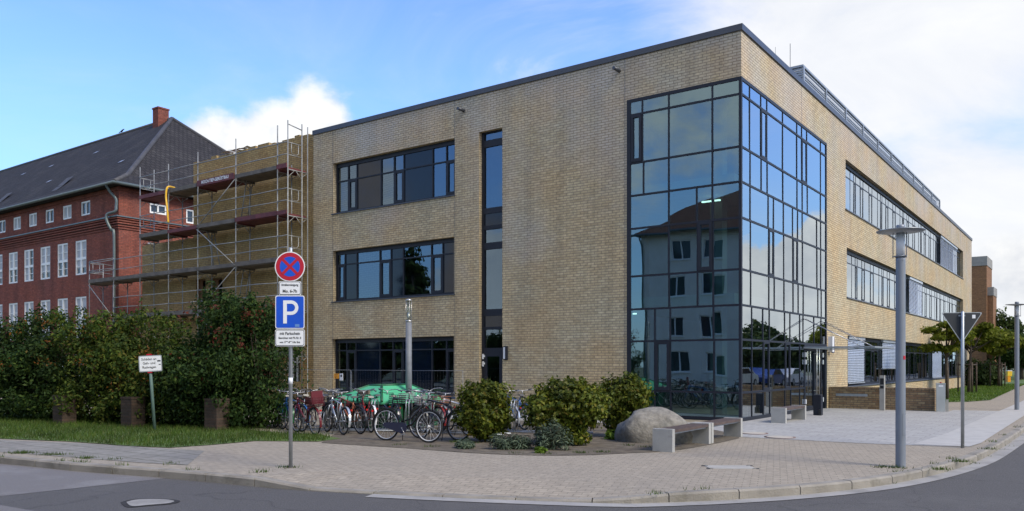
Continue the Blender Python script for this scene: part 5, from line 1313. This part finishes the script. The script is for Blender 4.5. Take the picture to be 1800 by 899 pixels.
# ================================================================== BICYCLES
def bike(p, heading, lab, paint, kind='diamond', bars='flat', lean=4, basket=None, guard=False, fenders=True, fmat=None, rack=True, rear_box=None, rimmat='chrome', child=False, steer=0.0, s=1.0, seatc='black'):
    b = empty('bicycle', p, heading, lab, 'bicycle', 'bicycles parked in front of the school')
    s = s * (.94 if p.y > 17.9 else 1); b.rotation_euler = (math.radians(lean), 0, heading); b.scale = (s, s, s)
    R = .345; ra = (-.53, R); fa = (.56, R); bb = (-.08, .29); st = (-.24, .80); ht = (.37, .90); hb = (.41, .72)
    V = lambda q, y=0: (q[0], y, q[1])
    f = MB(); tr = .019
    f.tube([V(bb), V(st)], tr, 7); f.tube([V(ht), V(hb)], .023, 8)
    if kind == 'diamond': f.tube([V((st[0] + .01, .76)), V((ht[0] + .01, .86))], tr, 7); f.tube([V(bb), V((hb[0], .74))], tr * 1.1, 7)
    else:
        f.tube([V((bb[0] - .04, .42)), V((.12, .50)), V((hb[0] - .01, .80))], tr, 7) ; f.tube([V(bb), V((.14, .38)), V((hb[0], .73))], tr * 1.15, 7)
    for y in (.05, -.05):
        f.tube([V(bb, y * .4), V(ra, y)], .011, 6); f.tube([V((st[0] + .01, .74), y * .3), V(ra, y)], .009, 6)
    f.build('frame', M[paint], b)
    k = MB()
    for y in (.05, -.05): k.tube([V((hb[0] + .005, .70), y), V((.47, .52), y), V(fa, y)], [.014, .013, .010], 6)
    k.tube([V((hb[0], .71), .05), V((hb[0], .71), -.05)], .014, 6); k.build('fork', M[paint], b)
    for c, nm in ((ra, 'rear_wheel'), (fa, 'front_wheel')):
        w = MB(); w.tube([(c[0] + .012 * 0 + (R - .02) * 0 + c[0] * 0 + (R - .02) * math.cos(t * PI / 16), 0, c[1] + (R - .02) * math.sin(t * PI / 16)) for t in range(32)], .020, 6, closed=True)
        wo = w.build('wheel', M['rubber'], b)
        w = MB(); w.tube([(c[0] + (R - .046) * math.cos(t * PI / 16), 0, c[1] + (R - .046) * math.sin(t * PI / 16)) for t in range(32)], .010, 5, closed=True)
        w.tube([V(c, -.05), V(c, .05)], .022, 8)
        for t in range(18):
            a_ = t * 2 * PI / 18; w.tube([(c[0] + .02 * math.cos(a_ + 1), .03 * (-1) ** t, c[1] + .02 * math.sin(a_ + 1)), (c[0] + (R - .05) * math.cos(a_), 0, c[1] + (R - .05) * math.sin(a_))], .0022, 3, caps=False)
        w.build('rim', M[rimmat], wo)
    if fenders:
        q = MB(); q.arc(ra, R + .012, .35, 3.5, .028, .004); q.build('mudguard', M[fmat or paint], b); q = MB(); q.arc(fa, R + .012, .5, 2.7, .028, .004); q.build('mudguard', M[fmat or paint], b)
    sd = MB(); z = .92 if kind == 'diamond' else .90
    sd.tube([(st[0] + .17, 0, z), (st[0] + .08, 0, z + .012), (st[0] - .02, 0, z + .015), (st[0] - .10, 0, z + .025)], [.018, .03, .07, .085], 8)
    sd.v = [(x_, y_, z + (z_ - z) * (.42 if z_ < z + .02 else .3)) for x_, y_, z_ in sd.v]
    sd.tube([(st[0], 0, .78), (st[0] - .035, 0, z)], .014, 6); sd.build('saddle', M[seatc], b)
    h = MB(); hx, hz = ht[0] - .02, 1.02
    h.tube([V(ht), (hx, 0, hz)], .014, 6)
    if bars == 'flat': h.tube([(hx - .06, -.29, hz + .02), (hx + .04, -.12, hz), (hx + .06, 0, hz), (hx + .04, .12, hz), (hx - .06, .29, hz + .02)], .013, 6)
    elif bars == 'swept': h.tube([(hx - .20, -.27, hz + .04), (hx - .06, -.26, hz + .07), (hx + .06, -.12, hz + .05), (hx + .06, 0, hz), (hx + .06, .12, hz + .05), (hx - .06, .26, hz + .07), (hx - .20, .27, hz + .04)], .013, 6)
    else:
        for y in (-.21, .21): h.tube([(hx + .06, 0, hz + .04), (hx + .06, y, hz + .04), (hx + .17, y, hz + .06), (hx + .2, y, hz - .02), (hx + .13, y, hz - .10), (hx + .02, y, hz - .11)], .014, 6)
    HB = h.build('handlebar', M['chrome'], b)
    if bars != 'drop':
        q = MB()
        for y in (-1, 1):
            q = MB(); q.tube([(hx - (.20 if bars == 'swept' else .05), y * .275, hz + .035), (hx - (.10 if bars == 'swept' else .0), y * (.265 if bars == 'swept' else .19), hz + .05 if bars == 'swept' else hz + .015)], .018, 7); q.build('grip', M['black'], HB)
    cr = MB(); cr.tube([V(bb, -.07), V(bb, .07)], .02, 8)
    cr.tube([(bb[0] + .09 * math.cos(t * PI / 10), -.055, bb[1] + .09 * math.sin(t * PI / 10)) for t in range(20)], .006, 4, closed=True)
    cr.tube([V(bb, -.075), (bb[0] + .10, -.085, bb[1] - .13)], .010, 5); cr.tube([V(bb, .075), (bb[0] - .10, .085, bb[1] + .13)], .010, 5)
    cr.box(bb[0] + .05, bb[0] + .15, -.17, -.09, bb[1] - .142, bb[1] - .118); cr.box(bb[0] - .15, bb[0] - .05, .09, .17, bb[1] + .118, bb[1] + .142); cr.build('crank', M['chrome'], b)
    if guard:
        q = MB(); q.prism([(bb[0] + .12, bb[1] + .02), (bb[0] + .09, bb[1] + .10), (bb[0], bb[1] + .12), (ra[0] + .02, ra[1] + .05), (ra[0] - .05, ra[1]), (ra[0], ra[1] - .05), (bb[0], bb[1] - .12), (bb[0] + .09, bb[1] - .09)], -.068, -.048); q.build('chain_guard', M['bdark'], b)
    if rack:
        q = MB()
        for y in (-.06, .06): q.tube([(st[0] - .03, y, .70), (-.78, y, .72)], .007, 5); q.tube([(-.68, y, .72), V(ra, y)], .006, 5)
        for x in (-.45, -.6, -.77): q.tube([(x, -.06, .717), (x, .06, .717)], .006, 5)
        q.build('luggage_rack', M['black' if paint != 'bsilver' else 'chrome'], b)
    q = MB(); q.box(-.93, -.90, -.022, .022, .61, .65); q.build('rear_light', M['redlens'], b)
    q = MB(); q.lathe([(.02, 0), (.035, .03), (.035, .05)], 10); fl = q.build('front_lamp', M['chrome'], b); fl.location = (hb[0] + .05, 0, .80); fl.rotation_euler = (0, PI / 2, 0)
    q = MB(); q.tube([(bb[0] - .06, .04, .28), (bb[0] - .12, .16, .0)], .009, 5); q.build('kickstand', M['black'], b)
    def crate(x0, x1_, y0, y1, z0, z1, mt, nm):
        q = MB()
        for zz_ in np.linspace(z0, z1, 5): q.tube([(x0, y0, zz_), (x1_, y0, zz_), (x1_, y1, zz_), (x0, y1, zz_), (x0, y0, zz_)], .006, 4)
        for t in np.linspace(0, 1, 7):
            for (xx, yy) in ((x0 + (x1_ - x0) * t, y0), (x0 + (x1_ - x0) * t, y1), (x0, y0 + (y1 - y0) * t), (x1_, y0 + (y1 - y0) * t)): q.tube([(xx, yy, z0), (xx, yy, z1)], .004, 4)
            q.tube([(x0, y0 + (y1 - y0) * t, z0), (x1_, y0 + (y1 - y0) * t, z0)], .004, 4)
        q.build(nm, M[mt], b)
    if basket: crate(.40, .68, -.19, .19, .76, .98, basket, 'basket')
    if rear_box: crate(-.82, -.45, -.17, .17, .74, .95, rear_box, 'rear_basket')
    if child:
        q = MB(); q.box(-.72, -.42, -.14, .14, .78, .82); q.box(-.78, -.73, -.15, .15, .78, 1.1); q.box(-.72, -.42, -.16, -.14, .78, .95); q.box(-.72, -.42, .14, .16, .78, .95); q.build('child_seat', M['bmaroon'], b)
    return b
def hd(v): return math.atan2(v[1], v[0])
H1 = hd((-.55, .83)); H2 = hd((.85, -.52))
def rearat(px, py, H): # place so that the rear wheel stands on this pixel
    p = g(px, py); return p + Vector((math.cos(H), math.sin(H), 0)) * .53
bike(g(714, 777), hd((.80, -.42)), 'black step through bicycle with white front tyre rim and chain guard, nearest the camera', 'black', 'step', 'swept', -3, guard=True, rimmat='bwhite')
bike(rearat(806, 776, hd((-.80, .55))), hd((-.80, .55)), 'black bicycle with sweeping bars beside the two tiered bush', 'black', 'diamond', 'flat', 4)
bike(rearat(826, 767, hd((-.75, .65))), hd((-.75, .65)), 'white and silver bicycle half hidden behind the two tiered bush', 'bwhite', 'diamond', 'flat', 4, fmat='black')
bike(rearat(604, 765.5, H1), H1, 'silver racing bicycle with black drop handlebars', 'bsilver', 'diamond', 'drop', 5, fmat='bsilver', rack=False)
bike(rearat(552, 766, H1), hd((-.62, .78)), 'dark maroon bicycle with a child seat on the back beside the sign post', 'bmaroon', 'diamond', 'flat', -4, rear_box='bmaroon', child=True)
bike(rearat(631, 764, H1), H1 + .1, 'copper red bicycle with round lamp in the middle of the row', 'borange', 'diamond', 'flat', -3, fmat='black')
bike(rearat(657, 761, H1), H1 - .12, 'red bicycle with white rear mudguard and green bars', 'bred', 'step', 'swept', 4, fmat='bwhite')
bike(rearat(526, 760, H1), H1 + .15, 'dark blue bicycle at the left end of the row', 'bblue', 'diamond', 'flat', 3)
bike(rearat(578, 756, H1), H1 + .2, 'black bicycle standing between the silver racer and the child seat bicycle', 'black', 'diamond', 'flat', -4)
bike(rearat(693, 759, hd((-.4, .9))), hd((-.4, .9)), 'black bicycle with a dark wire basket behind the black step through bicycle', 'bdark', 'step', 'swept', 4, basket='black', rear_box='black')
bike(rearat(735, 762, hd((-.2, 1))), hd((-.45, .9)), 'bicycle with grey front basket beside the slim lamp', 'black', 'step', 'swept', -4, basket='basket', rear_box='basket')
bike(rearat(770, 763, hd((-.6, .8))), hd((-.6, .8)), 'red bicycle with a wooden coloured rear basket right of the slim lamp', 'bred', 'diamond', 'flat', 3, rear_box='borange')
bike(rearat(915, 757, hd((-.3, .95))), hd((-.5, .86)), 'blue bicycle in the rack between the two bushes', 'bblue', 'diamond', 'flat', 3)
bike(rearat(945, 757, hd((-.3, .95))), hd((-.5, .86)), 'dark bicycle with white mudguards in the rack beside the largest bush', 'black', 'diamond', 'flat', -3, fmat='bwhite')
bike(rearat(887, 759, hd((-.3, .95))), hd((-.6, .8)), 'silver bicycle in the rack just right of the two tiered bush', 'bsilver', 'diamond', 'flat', 3)
bike(rearat(507, 757, H1), H1, 'green bicycle farthest left, behind the sign post', 'bgreen', 'step', 'swept', 4)
bike(at(1043, 640, 20.0) + Vector((0, 0, -1.65)), hd((.9, -.2)), 'black bicycle half hidden between the two right bushes', 'black', 'diamond', 'flat', 4, rack=True)
bike(rearat(590, 757, H1), H1 - .25, 'black bicycle with a black basket just right of the silver racer', 'black', 'step', 'swept', 4, basket='black')
bike(rearat(618, 756, H1), H1 + .3, 'dark red bicycle squeezed behind the copper red one', 'bmaroon', 'diamond', 'flat', -4, fmat='black')
bike(rearat(645, 755, H1), H1 - .3, 'black touring bicycle behind the red one with a white mudguard', 'black', 'diamond', 'flat', 5, rear_box='black')
bike(rearat(672, 757, H1), H1 + .1, 'dark blue bicycle left of the black one with the dark wire basket', 'bdark', 'diamond', 'flat', -4)
bike(rearat(752, 756, H1), hd((-.3, .95)), 'silver bicycle in the back row right of the slim lamp', 'bsilver', 'diamond', 'flat', 4, fmat='black')
bike(rearat(790, 758, H1), hd((-.55, .83)), 'black bicycle in the back row behind the one with sweeping bars', 'black', 'step', 'swept', -4, basket='black')
bike(rearat(540, 757, H1), H1 - .1, 'black bicycle pressed behind the maroon child seat bicycle', 'black', 'diamond', 'swept', 5, basket='black')
# racks
def rack(p, heading, n, lab, h=.78):
    r = empty('bicycle_rack', p, heading, lab, 'bicycle rack', 'steel bicycle racks')
    q = MB(); L_ = n * .42
    for y in (0, .38): q.tube([(0, y, .04), (L_, y, .04)], .018, 6)
    q.build('floor_rail', M['steel'], r)
    for k in range(n):
        q = MB(); x = .2 + k * .42; hh = h if k % 2 == 0 else h * .6
        for dx in (0, .07): q.tube([(x + dx, 0, .04), (x + dx, 0, hh - .1), (x + dx, .06, hh), (x + dx, .30, hh), (x + dx, .38, hh - .1), (x + dx, .38, .04)], .012, 6)
        q.build('hoop', M['steel'], r)
    return r
rack(g(884, 762), ROT + .35, 5, 'steel bicycle rack between the two tiered bush and the largest bush')
rack(g(520, 759), ROT + .55, 8, 'long steel bicycle rack under the row behind the sign post')
rack(g(745, 762), ROT + .2, 5, 'steel bicycle rack under the bicycles beside the slim lamp')

# cars in the side street
def car(p, rz, mat, lab):
    c = empty('parked_car', p, rz, lab, 'car', 'cars parked in the side street')
    q = MB(); prof = [(-2.1, .35), (-2.15, .7), (-2.0, .92), (-1.5, 1.0), (-.85, 1.42), (.6, 1.45), (1.35, 1.0), (2.0, .88), (2.15, .6), (2.1, .3)]
    q.prism(prof, -.82, .82); q.build('body', M[mat], c)
    q = MB(); q.prism([(-1.35, 1.0), (-.85, 1.36), (.5, 1.38), (1.1, 1.02)], -.824, .824); q.prism([(1.32, 1.03), (.66, 1.42), (.70, 1.44), (1.36, 1.045)], -.7, .7); q.build('window', M['darkwin'], c)
    for x in (-1.3, 1.3):
        for y in (-.74, .74):
            q = MB(); q.tube([(x, y - .1, .32), (x, y + .1, .32)], .32, 16); w_ = q.build('wheel', M['rubber'], c); q = MB(); q.tube([(x, y - .105, .32), (x, y + .105, .32)], .19, 12); q.build('rim', M['chrome'], w_)
    for y in (-.6, .6):
        q = MB(); q.box(2.08, 2.16, y - .15, y + .15, .62, .76); q.build('headlight', M['signwhite'], c)
    return c
car(B(13.2, 41, ROADZ), ROT + PI / 2, 'carblue', 'blue hatchback parked across the side street')
car(B(13.2, 46.5, ROADZ), ROT + PI / 2, 'carwhite', 'white hatchback parked across the side street behind the blue one')
car(B(13.2, 35, ROADZ), ROT + PI / 2, 'bsilver', 'silver hatchback parked across the side street ahead of the blue one')

# ================================================================== LIGHT, SKY, CAMERA
SUN_AZ = math.radians(129); SUN_EL = math.radians(44)      # azimuth clockwise from the view direction
sd = Vector((math.sin(SUN_AZ) * math.cos(SUN_EL), math.cos(SUN_AZ) * math.cos(SUN_EL), math.sin(SUN_EL)))
sl = bpy.data.lights.new('sun', 'SUN'); sl.energy = 1.85; sl.angle = math.radians(20); sl.color = (1, .93, .82)
so = bpy.data.objects.new('sun', sl); COL.objects.link(so); so.rotation_euler = sd.to_track_quat('Z', 'Y').to_euler(); so.location = (60, -40, 60)
w = bpy.data.worlds.new('World'); S.world = w; w.use_nodes = True; nt = w.node_tree
bg = nt.nodes['Background']; SKYS = .15; bg.inputs['Strength'].default_value = SKYS
sky = nd(nt, 'ShaderNodeTexSky'); sky.sky_type = 'NISHITA'; sky.sun_disc = False; sky.sun_elevation = SUN_EL; sky.sun_rotation = SUN_AZ
sky.air_density = 1.0; sky.dust_density = .35; sky.ozone_density = 2.0
tc = nd(nt, 'ShaderNodeTexCoord')
def dirv(az, el):
    az, el = math.radians(az), math.radians(el); return (math.sin(az) * math.cos(el), math.cos(az) * math.cos(el), math.sin(el))
def mth(op, a, b=None, clamp=False):
    n = nd(nt, 'ShaderNodeMath', operation=op); n.use_clamp = clamp
    for i, q in enumerate((a, b)):
        if q is None: continue
        if isinstance(q, (int, float)): n.inputs[i].default_value = q
        else: nt.links.new(q, n.inputs[i])
    return n.outputs[0]
nv = nd(nt, 'ShaderNodeVectorMath', operation='NORMALIZE'); nt.links.new(tc.outputs['Generated'], nv.inputs[0]); DIR = nv.outputs[0]
sx = nd(nt, 'ShaderNodeSeparateXYZ'); nt.links.new(DIR, sx.inputs[0])
def blob(az, el, r, soft, sq=1.0):             # soft cap of the sky dome round a direction; sq squashes it vertically
    c = dirv(az, el)
    s_ = nd(nt, 'ShaderNodeVectorMath', operation='SUBTRACT'); nt.links.new(DIR, s_.inputs[0]); s_.inputs[1].default_value = c
    m_ = nd(nt, 'ShaderNodeVectorMath', operation='MULTIPLY'); nt.links.new(s_.outputs[0], m_.inputs[0]); m_.inputs[1].default_value = (1, 1, sq)
    l_ = nd(nt, 'ShaderNodeVectorMath', operation='LENGTH'); nt.links.new(m_.outputs[0], l_.inputs[0])
    r_ = nd(nt, 'ShaderNodeMapRange'); r_.interpolation_type = 'SMOOTHSTEP'
    r_.inputs['From Min'].default_value = math.radians(r + soft); r_.inputs['From Max'].default_value = math.radians(max(r - soft, 0))
    nt.links.new(l_.outputs['Value'], r_.inputs['Value']); return r_.outputs[0]
def noise(scale, det, rough, zs=1.0, off=(0, 0, 0), dist=0.0):
    mp = nd(nt, 'ShaderNodeMapping'); mp.inputs['Scale'].default_value = (1, 1, zs); mp.inputs['Location'].default_value = off; nt.links.new(DIR, mp.inputs['Vector'])
    n = nd(nt, 'ShaderNodeTexNoise'); n.inputs['Scale'].default_value = scale; n.inputs['Detail'].default_value = det; n.inputs['Roughness'].default_value = rough; n.inputs['Distortion'].default_value = dist
    nt.links.new(mp.outputs[0], n.inputs['Vector']); return n.outputs['Fac']
def sstep(v, a, b):
    r_ = nd(nt, 'ShaderNodeMapRange'); r_.interpolation_type = 'SMOOTHSTEP'; r_.inputs['From Min'].default_value = a; r_.inputs['From Max'].default_value = b; nt.links.new(v, r_.inputs['Value']); return r_.outputs[0]
n_big = noise(7, 9, .6, 1.5, (3, 1, 0)); n_wisp = noise(3.2, 9, .62, 2.6, (.3, 5, 2), .8); n_fine = noise(18, 8, .6, 1.2)
# cumulus: the blob gives the mass, the noise its billowed edge
cum = mth('MAXIMUM', blob(-16, 14.2, 3.6, 3.4, 1.25), mth('MAXIMUM', blob(-13, 15.5, 2.6, 2.8), blob(-19.5, 14.5, 2.2, 2.8, 1.3)))
cum = mth('MAXIMUM', cum, blob(38, 7, 6, 5, 1.3))
cum = mth('MAXIMUM', cum, mth('MAXIMUM', blob(60, 4, 4, 3, 1.3), blob(31.5, 5, 3, 3)))
cum = mth('MAXIMUM', cum, mth('MAXIMUM', blob(-108, 5, 6, 3.5, 1.2), blob(-97, 12, 3.5, 3)))
cum = mth('MAXIMUM', cum, mth('MAXIMUM', blob(-125, 32, 22, 16, 1.0), blob(150, 30, 35, 20)))
n_mid = noise(15, 9, .58, 1.3, (7, 2, 1))
cb = mth('MAXIMUM', blob(53.5, 3.5, 6, 4.5, 1.25), mth('MAXIMUM', blob(51, 6.5, 3, 3), blob(57, 6, 2.5, 3)))
cb = mth('ADD', cb, mth('MULTIPLY', mth('SUBTRACT', n_mid, .5), 1.7)); cbd = sstep(cb, .46, .66)
cum = mth('ADD', cum, mth('MULTIPLY', mth('SUBTRACT', n_big, .5), 1.9)); cumd = mth('MAXIMUM', mth('MULTIPLY', sstep(cum, .36, .86), .96), cbd)
# veil: thin high cloud thickening to the right
veil = mth('MAXIMUM', blob(26, 25, 14.5, 9, 1.0), mth('MULTIPLY', blob(10, 38, 16, 18), .55))
veil = mth('MAXIMUM', veil, mth('MULTIPLY', blob(28, 8, 9.5, 7), .95))
veil = mth('MAXIMUM', veil, mth('MULTIPLY', blob(57, 27, 9, 9), .5)); veil = mth('MAXIMUM', veil, blob(42, 11, 8, 2.5, .8))
veild = mth('MULTIPLY', sstep(mth('ADD', veil, mth('MULTIPLY', mth('SUBTRACT', n_wisp, .5), 1.0)), .15, .95), .97)
wis = mth('MULTIPLY', mth('MULTIPLY', sstep(n_wisp, .50, .74), mth('MAXIMUM', blob(-2, 27, 12, 9), mth('MULTIPLY', blob(-25, 26, 10, 8), .25))), .55)
vd = mth('MAXIMUM', mth('MAXIMUM', veild, wis), mth('MULTIPLY', sstep(n_wisp, .35, .8), .2))
# colours
hs = nd(nt, 'ShaderNodeHueSaturation'); hs.inputs['Hue'].default_value = .515; hs.inputs['Saturation'].default_value = 1.22; hs.inputs['Value'].default_value = 1.05; nt.links.new(sky.outputs[0], hs.inputs['Color'])
lowf = mth('MULTIPLY', sstep(mth('ABSOLUTE', sx.outputs['Z']), .42, .0), .72)
mb_ = mixc(nt); nt.links.new(lowf, mb_.inputs[0]); nt.links.new(hs.outputs[0], mb_.inputs[6]); mb_.inputs[7].default_value = (.72, 1.72, 3.1, 1)
m1 = mixc(nt); nt.links.new(vd, m1.inputs[0]); nt.links.new(mb_.outputs[2], m1.inputs[6])
vr = ramp(nt, [(.3, (2.75, 2.85, 3.05)), (.75, (3.4, 3.4, 3.4))]); nt.links.new(n_wisp, vr.inputs['Fac']); nt.links.new(vr.outputs[0], m1.inputs[7])
m2 = mixc(nt); nt.links.new(cumd, m2.inputs[0]); nt.links.new(m1.outputs[2], m2.inputs[6])
cr_ = ramp(nt, [(.26, (1.75, 1.9, 2.25)), (.55, (3.45, 3.45, 3.4))]); nt.links.new(mth('ADD', mth('MULTIPLY', n_fine, .45), mth('MULTIPLY', n_big, .55)), cr_.inputs['Fac']); nt.links.new(cr_.outputs[0], m2.inputs[7])
nt.links.new(m2.outputs[2], bg.inputs['Color'])

cam = bpy.data.cameras.new('camera'); co_ = bpy.data.objects.new('camera', cam); COL.objects.link(co_)
cam.sensor_width = 36; cam.lens = 36 * F / 1800; cam.shift_y = (HOR - 449.5) / 1800; cam.clip_end = 3000; cam.clip_start = .05
co_.location = (0, 0, EYE); co_.rotation_euler = (PI / 2, 0, 0)
S.camera = co_
S.view_settings.view_transform = 'Standard'; S.view_settings.look = 'None'; S.view_settings.exposure = 1.03; S.view_settings.gamma = 1
S.cycles.max_bounces = 8; S.cycles.transparent_max_bounces = 16; S.cycles.caustics_reflective = False; S.cycles.caustics_refractive = False
